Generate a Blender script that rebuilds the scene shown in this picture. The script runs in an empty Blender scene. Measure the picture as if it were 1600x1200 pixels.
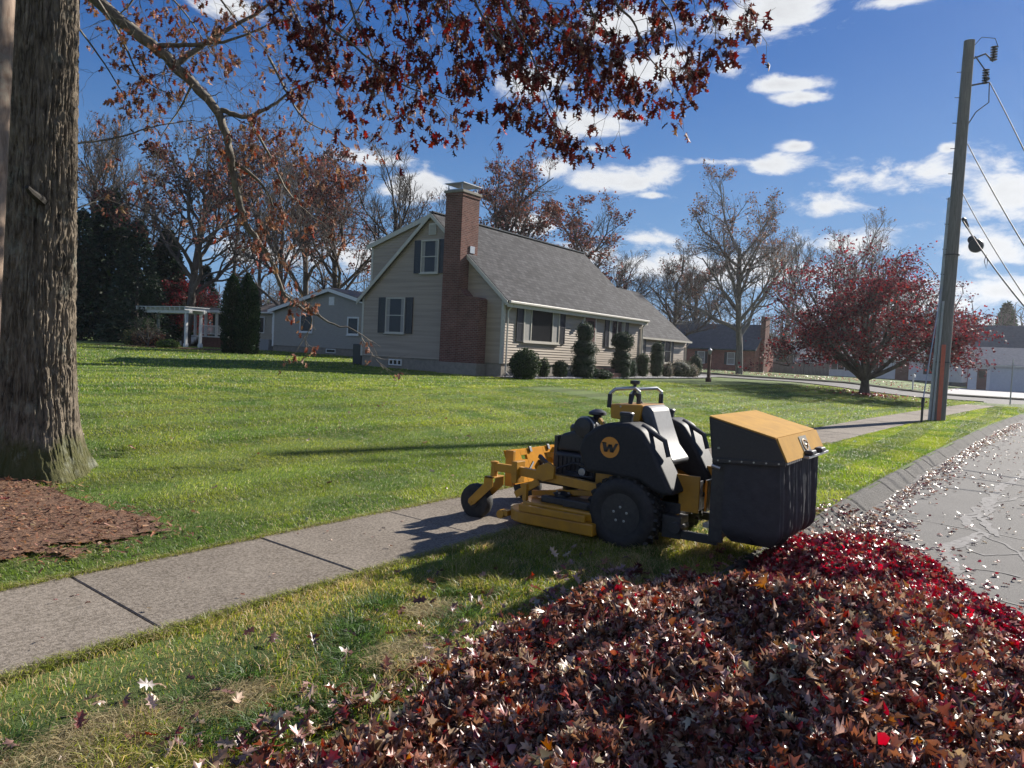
import bpy, math, random
import numpy as np
R = math.radians
C = bpy.context.scene.collection

# ------------------------------------------------------------------ camera
CAMH = 1.6
F_, AZ, PI_, RO = 1200., R(34.3), R(2.4), R(2.75)
fw = np.array([math.cos(AZ)*math.cos(PI_), math.sin(AZ)*math.cos(PI_), -math.sin(PI_)])
_r = np.array([math.sin(AZ), -math.cos(AZ), 0.]); _u = np.cross(_r, fw)
upv = _u*math.cos(RO)-_r*math.sin(RO); rtv = _r*math.cos(RO)+_u*math.sin(RO)
CAM = np.array([0, 0, CAMH])
cd = bpy.data.cameras.new('camera'); cam = bpy.data.objects.new('camera', cd); C.objects.link(cam)
from mathutils import Matrix, Vector
cam.matrix_world = Matrix(((rtv[0], upv[0], -fw[0], 0), (rtv[1], upv[1], -fw[1], 0), (rtv[2], upv[2], -fw[2], CAMH), (0, 0, 0, 1)))
cd.sensor_width = 36; cd.lens = 36*F_/1600.; cd.clip_start = .05; cd.clip_end = 3000
bpy.context.scene.camera = cam

# ------------------------------------------------------------------ world, sun, exposure
SUN_EL = R(27.8); SUN_AZ = math.atan2(-.25, 1.)          # direction towards the sun, measured from +X
sc = bpy.context.scene
sc.view_settings.view_transform = 'Standard'; sc.view_settings.look = 'None'
sc.view_settings.gamma = 1; sc.view_settings.exposure = 1.1
sc.cycles.max_bounces = 6; sc.cycles.transparent_max_bounces = 8
W = bpy.data.worlds.new('World'); sc.world = W; W.use_nodes = True
nt = W.node_tree; N = nt.nodes; L = nt.links
for n in list(N): N.remove(n)
def nd(tree, t, **k):
    n = tree.nodes.new(t)
    for a, b in k.items():
        if a == 'i':
            for kk, v in b.items(): n.inputs[kk].default_value = v
        else: setattr(n, a, b)
    return n
out = nd(nt, 'ShaderNodeOutputWorld'); bg = nd(nt, 'ShaderNodeBackground', i={'Strength': 0.07})
sky = nd(nt, 'ShaderNodeTexSky', sky_type='NISHITA', sun_disc=False, sun_elevation=SUN_EL,
         sun_rotation=math.pi/2-SUN_AZ, altitude=50, air_density=1.0, dust_density=.15, ozone_density=1.6)
tc = nd(nt, 'ShaderNodeTexCoord'); sx = nd(nt, 'ShaderNodeSeparateXYZ'); L.new(tc.outputs['Generated'], sx.inputs[0])
hz = nd(nt, 'ShaderNodeMapRange', interpolation_type='SMOOTHSTEP', i={'From Min': -.02, 'From Max': .42, 'To Min': .88, 'To Max': 0.}); L.new(sx.outputs[2], hz.inputs['Value'])
tint = nd(nt, 'ShaderNodeMix', data_type='RGBA', blend_type='MULTIPLY', i={0: 1.}); L.new(sky.outputs[0], tint.inputs[6]); tint.inputs[7].default_value = (.11, .195, .32, 1)
hsv = nd(nt, 'ShaderNodeMix', data_type='RGBA'); L.new(hz.outputs[0], hsv.inputs[0]); tad = nd(nt, 'ShaderNodeMix', data_type='RGBA', blend_type='ADD', i={0: 1.}); L.new(tint.outputs[2], tad.inputs[6]); tad.inputs[7].default_value = (.04, .36, 1.35, 1); L.new(tad.outputs[2], hsv.inputs[6]); hsv.inputs[7].default_value = (1.5, 2.75, 4.4, 1)
def wm(op, a, b=None, c=None):
    n = nd(nt, 'ShaderNodeMath', operation=op)
    for i, v in enumerate((a, b, c)):
        if v is None: continue
        if isinstance(v, (int, float)): n.inputs[i].default_value = v
        else: L.new(v, n.inputs[i])
    return n.outputs[0]
az = wm('ARCTAN2', sx.outputs[1], sx.outputs[0]); el = wm('ARCSINE', sx.outputs[2])
ae = nd(nt, 'ShaderNodeCombineXYZ'); L.new(az, ae.inputs[0]); L.new(el, ae.inputs[1])
mn = None
CL = [(985,276,95,30),(868,263,36,20),(1440,268,150,30),(1570,296,90,48),(1246,152,44,11),(1225,132,70,13),(1135,106,40,24),(1035,112,72,38),
      (915,190,75,24),(1200,15,120,42),(1130,252,60,9),(1215,256,50,16),(1287,322,60,20),(1243,229,28,9),(1560,385,120,32),(1325,378,90,26),
      (1010,372,60,16),(1570,452,110,32),(590,248,85,16),(650,292,60,26),(820,132,75,26),(830,352,60,15),(1400,2,80,12),(1000,410,150,30),
      (1180,420,190,32),(420,395,140,26),(600,400,150,28),(930,232,35,9),(1020,305,30,7),(1480,232,16,8),(1380,470,170,36),(860,418,120,30),(980,40,70,26),(350,10,80,20),(1540,520,150,28)]
for (x, y, w, h) in CL:
    d = fw+rtv*(x-800)/F_+upv*(600-y)/F_; d /= np.linalg.norm(d)
    a0, e0 = math.atan2(d[1], d[0]), math.asin(d[2]); ca = math.cos(e0)
    f2 = 1+((x-800)**2+(y-600)**2)/F_**2
    iw, ih = F_*f2**.8*ca/w, F_*f2**.6/h
    v = nd(nt, 'ShaderNodeVectorMath', operation='MULTIPLY_ADD'); L.new(ae.outputs[0], v.inputs[0])
    v.inputs[1].default_value = (iw, ih, 0); v.inputs[2].default_value = (-a0*iw, -e0*ih, 0)
    ln = nd(nt, 'ShaderNodeVectorMath', operation='LENGTH'); L.new(v.outputs[0], ln.inputs[0])
    if mn is None: mn = ln.outputs['Value']
    else:
        s = nd(nt, 'ShaderNodeMath', operation='SMOOTH_MIN'); L.new(mn, s.inputs[0]); L.new(ln.outputs['Value'], s.inputs[1]); s.inputs[2].default_value = .25
        mn = s.outputs[0]
nm = nd(nt, 'ShaderNodeMapping'); nm.inputs['Scale'].default_value = (1, 1, 2.3); L.new(tc.outputs['Generated'], nm.inputs[0])
nz = nd(nt, 'ShaderNodeTexNoise', i={'Scale': 13., 'Detail': 9., 'Roughness': .62, 'Distortion': .35}); L.new(nm.outputs[0], nz.inputs['Vector'])
nz2 = nd(nt, 'ShaderNodeTexNoise', i={'Scale': 42., 'Detail': 4., 'Roughness': .6}); L.new(nm.outputs[0], nz2.inputs['Vector'])
dens = wm('ADD', wm('SUBTRACT', 1.0, mn), wm('MULTIPLY', wm('SUBTRACT', nz.outputs[0], .5), 3.2))
dens = wm('ADD', dens, wm('MULTIPLY', wm('SUBTRACT', nz2.outputs[0], .5), .7))
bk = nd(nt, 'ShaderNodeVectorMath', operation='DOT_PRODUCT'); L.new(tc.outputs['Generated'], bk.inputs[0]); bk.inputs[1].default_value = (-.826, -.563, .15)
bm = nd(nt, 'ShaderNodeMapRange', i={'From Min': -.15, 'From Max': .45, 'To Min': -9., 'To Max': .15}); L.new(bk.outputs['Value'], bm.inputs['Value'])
dens = wm('MAXIMUM', dens, wm('ADD', bm.outputs[0], wm('MULTIPLY', wm('SUBTRACT', nz.outputs[0], .5), 3.)))   # unseen bright clouds added behind the camera as fill light
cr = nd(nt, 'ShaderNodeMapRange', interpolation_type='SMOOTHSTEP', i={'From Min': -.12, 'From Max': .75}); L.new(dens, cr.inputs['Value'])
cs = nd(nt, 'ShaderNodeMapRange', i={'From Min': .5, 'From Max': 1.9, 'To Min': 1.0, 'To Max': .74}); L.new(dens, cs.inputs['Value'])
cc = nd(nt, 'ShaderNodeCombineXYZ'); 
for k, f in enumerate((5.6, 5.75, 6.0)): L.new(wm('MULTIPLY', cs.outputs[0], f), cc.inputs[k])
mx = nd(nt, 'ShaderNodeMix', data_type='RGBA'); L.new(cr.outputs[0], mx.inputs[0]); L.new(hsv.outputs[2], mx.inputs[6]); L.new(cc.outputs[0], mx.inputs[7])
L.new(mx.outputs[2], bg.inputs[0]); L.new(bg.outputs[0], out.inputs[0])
sl = bpy.data.lights.new('sun', 'SUN'); sl.energy = 4.8; sl.angle = R(.8); sl.color = (1, .94, .85)
so = bpy.data.objects.new('sun', sl); C.objects.link(so)
sd = Vector((math.cos(SUN_AZ)*math.cos(SUN_EL), math.sin(SUN_AZ)*math.cos(SUN_EL), math.sin(SUN_EL)))
so.rotation_euler = sd.to_track_quat('Z', 'Y').to_euler(); so.location = (0, 0, 30)

# ------------------------------------------------------------------ helpers
rng = np.random.default_rng(7); random.seed(7)
def ray(x, y): return fw+rtv*(x-800)/F_+upv*(600-y)/F_
def onX(x, y, X): d = ray(x, y); return CAM+d*X/d[0]
def onY(x, y, Y): d = ray(x, y); return CAM+d*Y/d[1]
def at(x, y, depth): return CAM+ray(x, y)*depth
def sm(t): t = np.clip(t, 0, 1); return t*t*(3-2*t)
def curve_off(x): x = np.clip(x, 0, 60); return -.001*x*x
def zt(x, y): return .5*sm((np.asarray(y, float)-5)/9)+.35*sm((np.asarray(y, float)-16)/28)
def hsh(i, j, k=0):
    n = (i.astype(np.int64)*374761393+j.astype(np.int64)*668265263+np.int64(k)*2147483647) & 0xffffffff
    n = ((n ^ (n >> 13))*1274126177) & 0xffffffff
    return ((n ^ (n >> 16)) & 0xffff)/65535.
def vn(x, y, s=0):
    x = np.asarray(x, float); y = np.asarray(y, float); i = np.floor(x); j = np.floor(y); u = sm(x-i); v = sm(y-j)
    a, b, c, d = hsh(i, j, s), hsh(i+1, j, s), hsh(i, j+1, s), hsh(i+1, j+1, s)
    return (a*(1-u)+b*u)*(1-v)+(c*(1-u)+d*u)*v
def fbm(x, y, s=0, o=4):
    t = 0; a = .5; x = np.asarray(x, float); y = np.asarray(y, float)
    for k in range(o): t = t+a*vn(x*2**k+k*17.3, y*2**k+k*9.1, s+k); a *= .5
    return t/(1-.5**o)

def tag(o, label=None, cat=None, group=None, kind=None):
    for k, v in (('label', label), ('category', cat), ('group', group), ('kind', kind)):
        if v: o[k] = v
    return o
def empty(name, loc=(0, 0, 0), label=None, cat=None, group=None, rz=0):
    o = bpy.data.objects.new(name, None); C.objects.link(o); o.location = tuple(float(a) for a in loc); o.rotation_euler = (0, 0, rz)
    o.empty_display_size = .1
    return tag(o, label, cat, group)
def link(name, me, parent=None):
    o = bpy.data.objects.new(name, me); C.objects.link(o)
    if parent: o.parent = parent
    return o
def npmesh(name, V, faces, mats, midx=None, col=None, smooth=False, parent=None):
    """V (n,3); faces: list of (m,k) int arrays; col per-vertex (n,3)"""
    me = bpy.data.meshes.new(name); V = np.ascontiguousarray(V, np.float32)
    if parent is not None and parent.type == 'EMPTY' and parent.get('_off'): V = V-np.array(parent.location, np.float32)
    me.vertices.add(len(V)); me.vertices.foreach_set('co', V.ravel())
    lt = np.concatenate([np.full(len(f), f.shape[1]) for f in faces]); ls = np.concatenate([[0], np.cumsum(lt)[:-1]])
    vi = np.concatenate([f.ravel() for f in faces]).astype(np.int32)
    me.loops.add(len(vi)); me.loops.foreach_set('vertex_index', vi)
    me.polygons.add(len(lt)); me.polygons.foreach_set('loop_start', ls.astype(np.int32)); me.polygons.foreach_set('loop_total', lt.astype(np.int32))
    if midx is not None: me.polygons.foreach_set('material_index', np.asarray(midx, np.int32))
    if smooth: me.polygons.foreach_set('use_smooth', np.ones(len(lt), bool))
    me.update(calc_edges=True)
    if col is not None:
        a = me.color_attributes.new('Col', 'FLOAT_COLOR', 'POINT')
        c4 = np.ones((len(V), 4), np.float32); c4[:, :3] = col; a.data.foreach_set('color', c4.ravel())
    for m in (mats if isinstance(mats, (list, tuple)) else [mats]): me.materials.append(m)
    return link(name, me, parent)
class MB:
    def __init__(s): s.v = []; s.f = []; s.m = []; s.mi = 0
    def add(s, vs, fs):
        b = len(s.v); s.v += [tuple(map(float, p)) for p in vs]; s.f += [tuple(b+i for i in f) for f in fs]; s.m += [s.mi]*len(fs); return s
    def box(s, x0, x1, y0, y1, z0, z1):
        return s.add([(x0,y0,z0),(x1,y0,z0),(x1,y1,z0),(x0,y1,z0),(x0,y0,z1),(x1,y0,z1),(x1,y1,z1),(x0,y1,z1)],
                     [(0,3,2,1),(4,5,6,7),(0,1,5,4),(1,2,6,5),(2,3,7,6),(3,0,4,7)])
    def prism(s, P, ax, a, b):
        """P list of 2-D points; ax 'X' -> (y,z), 'Y' -> (x,z), 'Z' -> (x,y); extruded a..b along the axis"""
        n = len(P)
        g = {'X': lambda p, t: (t, p[0], p[1]), 'Y': lambda p, t: (p[0], t, p[1]), 'Z': lambda p, t: (p[0], p[1], t)}[ax]
        vs = [g(p, a) for p in P]+[g(p, b) for p in P]
        ar = sum(P[i][0]*P[(i+1) % n][1]-P[(i+1) % n][0]*P[i][1] for i in range(n))
        fs = [tuple(range(n))[::-1], tuple(range(n, 2*n))]+[(i, (i+1) % n, n+(i+1) % n, n+i) for i in range(n)]
        flip = (ar < 0) != (b < a) != (ax == 'Y')
        if flip: fs = [f[::-1] for f in fs]
        return s.add(vs, fs)
    def lathe(s, prof, c, axis='Z', n=24):
        """prof list of (r,h)"""
        vs = []; fs = []
        for (r, h) in prof:
            for k in range(n):
                a = 2*math.pi*k/n; p = (r*math.cos(a), r*math.sin(a), h)
                if axis == 'X': p = (p[2], p[0], p[1])
                if axis == 'Y': p = (p[0], p[2], p[1])
                vs.append((c[0]+p[0], c[1]+p[1], c[2]+p[2]))
        m = len(prof)
        for i in range(m-1):
            for k in range(n):
                q = (i*n+k, i*n+(k+1) % n, (i+1)*n+(k+1) % n, (i+1)*n+k); fs.append(q if axis != 'Y' else q[::-1])
        fs.append(tuple(range(n))[::-1] if axis != 'Y' else tuple(range(n)))
        e = tuple(range((m-1)*n, m*n)); fs.append(e if axis != 'Y' else e[::-1])
        return s.add(vs, fs)
    def tube(s, pts, r, n=8):
        pts = [Vector(tuple(map(float, p))) for p in pts]; rr = r if isinstance(r, (list, tuple)) else [r]*len(pts)
        vs = []; fs = []; prev = None
        for i, p in enumerate(pts):
            d = (pts[min(i+1, len(pts)-1)]-pts[max(i-1, 0)]).normalized()
            a = prev if prev else (Vector((0, 0, 1)) if abs(d.z) < .9 else Vector((1, 0, 0)))
            u = (a-d*a.dot(d)).normalized(); prev = u; w = d.cross(u)
            for k in range(n):
                t = 2*math.pi*k/n; vs.append(p+(u*math.cos(t)+w*math.sin(t))*rr[i])
        for i in range(len(pts)-1):
            for k in range(n): fs.append((i*n+k, i*n+(k+1) % n, (i+1)*n+(k+1) % n, (i+1)*n+k))
        fs.append(tuple(range(n))[::-1]); fs.append(tuple(range((len(pts)-1)*n, len(pts)*n)))
        return s.add(vs, fs)
    def bar(s, p, q, w, h):
        p = Vector(tuple(map(float, p))); q = Vector(tuple(map(float, q))); d = (q-p).normalized()
        a = Vector((0, 0, 1)) if abs(d.z) < .9 else Vector((0, 1, 0)); u = d.cross(a).normalized(); v = u.cross(d)
        c = [(-1,-1),(1,-1),(1,1),(-1,1)]
        return s.add([p+u*w/2*i+v*h/2*j for i, j in c]+[q+u*w/2*i+v*h/2*j for i, j in c], [(0,1,2,3),(7,6,5,4),(0,4,5,1),(1,5,6,2),(2,6,7,3),(3,7,4,0)])
    def build(s, name, mats, parent=None, bevel=0, smooth=False, seg=2):
        me = bpy.data.meshes.new(name)
        off = Vector(parent.location) if (parent is not None and parent.type == 'EMPTY' and parent.get('_off')) else Vector((0, 0, 0))
        me.from_pydata([tuple(Vector(p)-off) for p in s.v], [], s.f)
        for m in (mats if isinstance(mats, (list, tuple)) else [mats]): me.materials.append(m)
        me.polygons.foreach_set('material_index', s.m)
        if smooth: me.polygons.foreach_set('use_smooth', [True]*len(s.f))
        me.update(); o = link(name, me, parent)
        if smooth:
            try: me.set_sharp_from_angle(angle=R(40))
            except Exception: pass
        if bevel:
            b = o.modifiers.new('bevel', 'BEVEL'); b.width = bevel; b.segments = seg; b.limit_method = 'ANGLE'; b.angle_limit = R(30)
            b.harden_normals = False
        return o
def off_empty(*a, **k):
    """an empty whose children are written in world coordinates"""
    o = empty(*a, **k); o['_off'] = 1; return o

# ------------------------------------------------------------------ materials
def mat(name, col, rough=.6, col2=None, ns=20, bump=0, bs=None, metal=0, spec=.5, stretch=(1, 1, 1), detail=5, dist=.02, contrast=(.35, .65), trans=0, coat=0):
    m = bpy.data.materials.new(name); m.use_nodes = True; t = m.node_tree; b = t.nodes['Principled BSDF']
    b.inputs['Roughness'].default_value = rough; b.inputs['Metallic'].default_value = metal; b.inputs['Specular IOR Level'].default_value = spec
    if coat: b.inputs['Coat Weight'].default_value = coat; b.inputs['Coat Roughness'].default_value = .15
    b.inputs['Base Color'].default_value = (*col, 1)
    if col2 or bump:
        c = nd(t, 'ShaderNodeTexCoord'); mp = nd(t, 'ShaderNodeMapping'); mp.inputs['Scale'].default_value = stretch; t.links.new(c.outputs['Object'], mp.inputs[0])
        n = nd(t, 'ShaderNodeTexNoise', i={'Scale': ns, 'Detail': detail, 'Roughness': .65}); t.links.new(mp.outputs[0], n.inputs['Vector'])
        if col2:
            r = nd(t, 'ShaderNodeValToRGB'); r.color_ramp.elements[0].position = contrast[0]; r.color_ramp.elements[1].position = contrast[1]
            r.color_ramp.elements[0].color = (*col, 1); r.color_ramp.elements[1].color = (*col2, 1)
            t.links.new(n.outputs[0], r.inputs[0]); t.links.new(r.outputs[0], b.inputs['Base Color'])
        if bump:
            n2 = nd(t, 'ShaderNodeTexNoise', i={'Scale': bs or ns, 'Detail': 4, 'Roughness': .6}); t.links.new(mp.outputs[0], n2.inputs['Vector'])
            bp = nd(t, 'ShaderNodeBump', i={'Strength': bump, 'Distance': dist}); t.links.new(n2.outputs[0], bp.inputs['Height']); t.links.new(bp.outputs[0], b.inputs['Normal'])
    return m
def leafmat(name, rough=.45, trans=.35, spec=.4, gain=1.0):
    m = bpy.data.materials.new(name); m.use_nodes = True; t = m.node_tree; b = t.nodes['Principled BSDF']
    b.inputs['Roughness'].default_value = rough; b.inputs['Specular IOR Level'].default_value = spec
    a = nd(t, 'ShaderNodeAttribute', attribute_name='Col'); t.links.new(a.outputs['Color'], b.inputs['Base Color'])
    tr = nd(t, 'ShaderNodeBsdfTranslucent'); h = nd(t, 'ShaderNodeHueSaturation', i={'Saturation': 1.15, 'Value': 1.3*gain}); t.links.new(a.outputs['Color'], h.inputs['Color']); t.links.new(h.outputs[0], tr.inputs[0])
    mxs = nd(t, 'ShaderNodeMixShader', i={0: trans}); t.links.new(b.outputs[0], mxs.inputs[1]); t.links.new(tr.outputs[0], mxs.inputs[2])
    t.links.new(mxs.outputs[0], t.nodes['Material Output'].inputs[0])
    return m
def brickmat(name, c1, c2, mortar, bw=.21, bh=.075, ms=.008, scale=1, rough=.9, vz=1., bump=.4, spec=.15, noisec=None, off=.5):
    m = bpy.data.materials.new(name); m.use_nodes = True; t = m.node_tree; b = t.nodes['Principled BSDF']; b.inputs['Roughness'].default_value = rough; b.inputs['Specular IOR Level'].default_value = spec
    c = nd(t, 'ShaderNodeTexCoord'); s = nd(t, 'ShaderNodeSeparateXYZ'); t.links.new(c.outputs['Object'], s.inputs[0])
    a = nd(t, 'ShaderNodeMath', operation='ADD'); t.links.new(s.outputs[0], a.inputs[0]); t.links.new(s.outputs[1], a.inputs[1])
    z = nd(t, 'ShaderNodeMath', operation='MULTIPLY', i={1: vz}); t.links.new(s.outputs[2], z.inputs[0])
    if vz != 1.: t.links.new(s.outputs[0], a.inputs[0]); a.inputs[1].default_value = 0; t.links.remove(a.inputs[1].links[0]) if a.inputs[1].links else None
    k = nd(t, 'ShaderNodeCombineXYZ'); t.links.new(a.outputs[0], k.inputs[0]); t.links.new(z.outputs[0], k.inputs[1])
    br = nd(t, 'ShaderNodeTexBrick', offset=off, i={'Color1': (*c1, 1), 'Color2': (*c2, 1), 'Mortar': (*mortar, 1), 'Scale': scale, 'Mortar Size': ms, 'Mortar Smooth': .2, 'Brick Width': bw, 'Row Height': bh, 'Bias': 0.})
    t.links.new(k.outputs[0], br.inputs['Vector'])
    n = nd(t, 'ShaderNodeTexNoise', i={'Scale': 1.3, 'Detail': 6, 'Roughness': .7}); t.links.new(c.outputs['Object'], n.inputs['Vector'])
    mr = nd(t, 'ShaderNodeMapRange', i={'From Min': .3, 'From Max': .7, 'To Min': .72, 'To Max': 1.25}); t.links.new(n.outputs[0], mr.inputs[0])
    mu = nd(t, 'ShaderNodeMix', data_type='RGBA', blend_type='MULTIPLY', i={0: 1.}); t.links.new(br.outputs[0], mu.inputs[6]); t.links.new(mr.outputs[0], mu.inputs[7])
    t.links.new(mu.outputs[2], b.inputs['Base Color'])
    bp = nd(t, 'ShaderNodeBump', i={'Strength': bump, 'Distance': .01}); t.links.new(br.outputs['Fac'], bp.inputs['Height']); bp.invert = True; t.links.new(bp.outputs[0], b.inputs['Normal'])
    return m
M = {}
M['siding'] = mat('siding_vinyl', (.39, .31, .225), .42, (.30, .24, .175), 1.0, stretch=(.25, .25, 8.7), detail=2)  # tint per course paints in the faint shade lines of the laps
M['siding2'] = mat('siding_pale', (.34, .31, .26), .5, (.29, .265, .22), 3, stretch=(1, 1, 6))
M['white'] = mat('white_trim', (.72, .72, .70), .45, (.60, .60, .58), 9)
M['trim'] = mat('beige_trim', (.52, .48, .41), .45, (.45, .42, .36), 8)
M['shutter'] = mat('black_shutter', (.022, .024, .032), .4, (.032, .034, .045), 15)
M['glass'] = mat('window_glass', (.03, .03, .032), .12, spec=.35)
M['curtain'] = mat('curtain', (.35, .33, .30), .8, (.22, .21, .2), 14, stretch=(6, 6, .5))
M['roof'] = brickmat('roof_shingles', (.034, .034, .037), (.072, .071, .075), (.016, .016, .018), bw=.3, bh=.2, ms=.012, vz=1.45, bump=.5)
M['roofbrown'] = mat('brown_shingles', (.15, .12, .10), .9, (.21, .175, .15), 6, .3, 40)
M['roofdark'] = mat('dark_shingles', (.05, .062, .075), .9, (.08, .09, .105), 3, .3, 30)
M['roofgrey'] = mat('grey_shingles', (.20, .20, .21), .9, (.27, .265, .27), 4, .3, 30)
M['brick'] = brickmat('chimney_brick', (.175, .075, .058), (.11, .045, .037), (.22, .18, .155))
M['brick2'] = brickmat('house_brick', (.30, .10, .07), (.22, .07, .05), (.33, .26, .22), bw=.3, bh=.11)
M['concrete'] = mat('foundation_concrete', (.27, .24, .20), .9, (.20, .18, .15), 5, .3, 40)
M['walk'] = None
M['metal'] = mat('galvanised_metal', (.45, .46, .46), .35, (.36, .37, .38), 30, metal=.8)
M['darkmetal'] = mat('dark_metal', (.03, .03, .033), .45, (.05, .05, .052), 30, metal=.3)
M['yellow'] = mat('yellow_paint', (.47, .225, .012), .45, (.33, .155, .018), 9, coat=.3, contrast=(.4, .75))
M['yellowtop'] = mat('yellow_painted_lid', (.45, .25, .055), .85, (.36, .20, .05), 7, spec=.08)
M['blackp'] = mat('black_plastic', (.018, .019, .022), .42, (.03, .03, .034), 60, .15, 260, dist=.002)
M['tankp'] = mat('black_rotomoulded_tank', (.018, .019, .021), .62, (.03, .03, .033), 40, .2, 200, dist=.003, spec=.3)
M['rubber'] = mat('tyre_rubber', (.012, .012, .013), .75, (.03, .028, .026), 18, .3, 120, dist=.004)
M['canvas'] = mat('black_canvas', (.02, .021, .025), .6, (.034, .034, .04), 12, .35, 9, dist=.02)
M['pad'] = mat('grey_vinyl_pad', (.06, .064, .07), .5, (.085, .09, .098), 30, .1, 300, dist=.002)
M['polewood'] = mat('weathered_pole_wood', (.20, .19, .17), .85, (.11, .105, .095), 9, .7, 20, stretch=(5, 5, .25), dist=.01)
M['guard'] = mat('grey_conduit_guard', (.40, .42, .43), .5, (.33, .35, .36), 6)
M['orange'] = mat('orange_marker', (.55, .12, .06), .5, (.45, .1, .06), 8)
M['fence'] = mat('grey_fence_boards', (.17, .16, .15), .9, (.11, .105, .10), 4, .3, 20, stretch=(2, 2, .2))
M['whitehouse'] = mat('white_clapboard', (.66, .68, .72), .6, (.58, .6, .64), 3)
M['bluedoor'] = mat('pale_garage_door', (.50, .54, .60), .55, (.44, .48, .54), 5)
M['doorbrown'] = mat('dark_red_door', (.12, .035, .03), .5, (.09, .03, .025), 6)
M['leaf'] = leafmat('autumn_leaf', .42, .24, .9)
M['leafoak'] = leafmat('oak_foliage', .6, .22, .12)
M['leafbg'] = leafmat('tree_leaf', .6, .35, .3)
M['needle'] = leafmat('evergreen_needles', .6, .15, .3)
M['grass'] = leafmat('grass_blades', .45, .42, .35, 1.15)
M['stonew'] = mat('white_stones', (.55, .53, .50), .8, (.4, .38, .36), 20)
M['slate'] = mat('air_conditioner_grey', (.30, .31, .32), .6, (.22, .23, .24), 20)

def barkmat(name, c1, c2, sc_=18, bump=.9, dist=.03, moss=None):
    m = bpy.data.materials.new(name); m.use_nodes = True; t = m.node_tree; b = t.nodes['Principled BSDF']; b.inputs['Roughness'].default_value = .9; b.inputs['Specular IOR Level'].default_value = .2
    c = nd(t, 'ShaderNodeTexCoord'); mp = nd(t, 'ShaderNodeMapping'); mp.inputs['Scale'].default_value = (1, 1, .22); t.links.new(c.outputs['Object'], mp.inputs[0])
    n = nd(t, 'ShaderNodeTexNoise', i={'Scale': sc_, 'Detail': 8, 'Roughness': .7, 'Distortion': .6}); t.links.new(mp.outputs[0], n.inputs['Vector'])
    r = nd(t, 'ShaderNodeValToRGB'); r.color_ramp.elements[0].position = .35; r.color_ramp.elements[1].position = .68
    r.color_ramp.elements[0].color = (*c1, 1); r.color_ramp.elements[1].color = (*c2, 1); t.links.new(n.outputs[0], r.inputs[0])
    last = r.outputs[0]
    n3 = nd(t, 'ShaderNodeTexNoise', i={'Scale': 2.6, 'Detail': 7, 'Roughness': .75}); t.links.new(c.outputs['Object'], n3.inputs['Vector'])
    if moss:
        s = nd(t, 'ShaderNodeSeparateXYZ'); t.links.new(c.outputs['Object'], s.inputs[0])
        a = nd(t, 'ShaderNodeMapRange', i={'From Min': moss[0], 'From Max': moss[1], 'To Min': .62, 'To Max': .0}); t.links.new(s.outputs[2], a.inputs[0])
        ad = nd(t, 'ShaderNodeMath', operation='ADD'); t.links.new(a.outputs[0], ad.inputs[0]); t.links.new(n3.outputs[0], ad.inputs[1])
        rr = nd(t, 'ShaderNodeMapRange', i={'From Min': .88, 'From Max': 1.05, 'To Max': .8}); t.links.new(ad.outputs[0], rr.inputs[0])
        k = nd(t, 'ShaderNodeMix', data_type='RGBA'); t.links.new(rr.outputs[0], k.inputs[0]); t.links.new(last, k.inputs[6]); k.inputs[7].default_value = (.06, .065, .015, 1); last = k.outputs[2]
    lr = nd(t, 'ShaderNodeMapRange', i={'From Min': .56, 'From Max': .66, 'To Max': .45}); t.links.new(n3.outputs[0], lr.inputs[0])
    k = nd(t, 'ShaderNodeMix', data_type='RGBA'); t.links.new(lr.outputs[0], k.inputs[0]); t.links.new(last, k.inputs[6]); k.inputs[7].default_value = (.27, .28, .23, 1)
    t.links.new(k.outputs[2], b.inputs['Base Color'])
    bp = nd(t, 'ShaderNodeBump', i={'Strength': bump, 'Distance': dist}); t.links.new(n.outputs[0], bp.inputs['Height']); t.links.new(bp.outputs[0], b.inputs['Normal'])
    return m
M['bark'] = barkmat('oak_bark', (.035, .028, .021), (.27, .22, .165), moss=(.2, .9))
M['limb'] = barkmat('oak_limb_bark', (.08, .07, .058), (.20, .18, .15), 30, .5, .01)
M['barkbg'] = barkmat('tree_bark', (.05, .042, .036), (.14, .12, .105), 4, .4, .02)
M['barkgrey'] = barkmat('maple_bark', (.10, .095, .085), (.20, .19, .17), 4, .4, .02)

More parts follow.
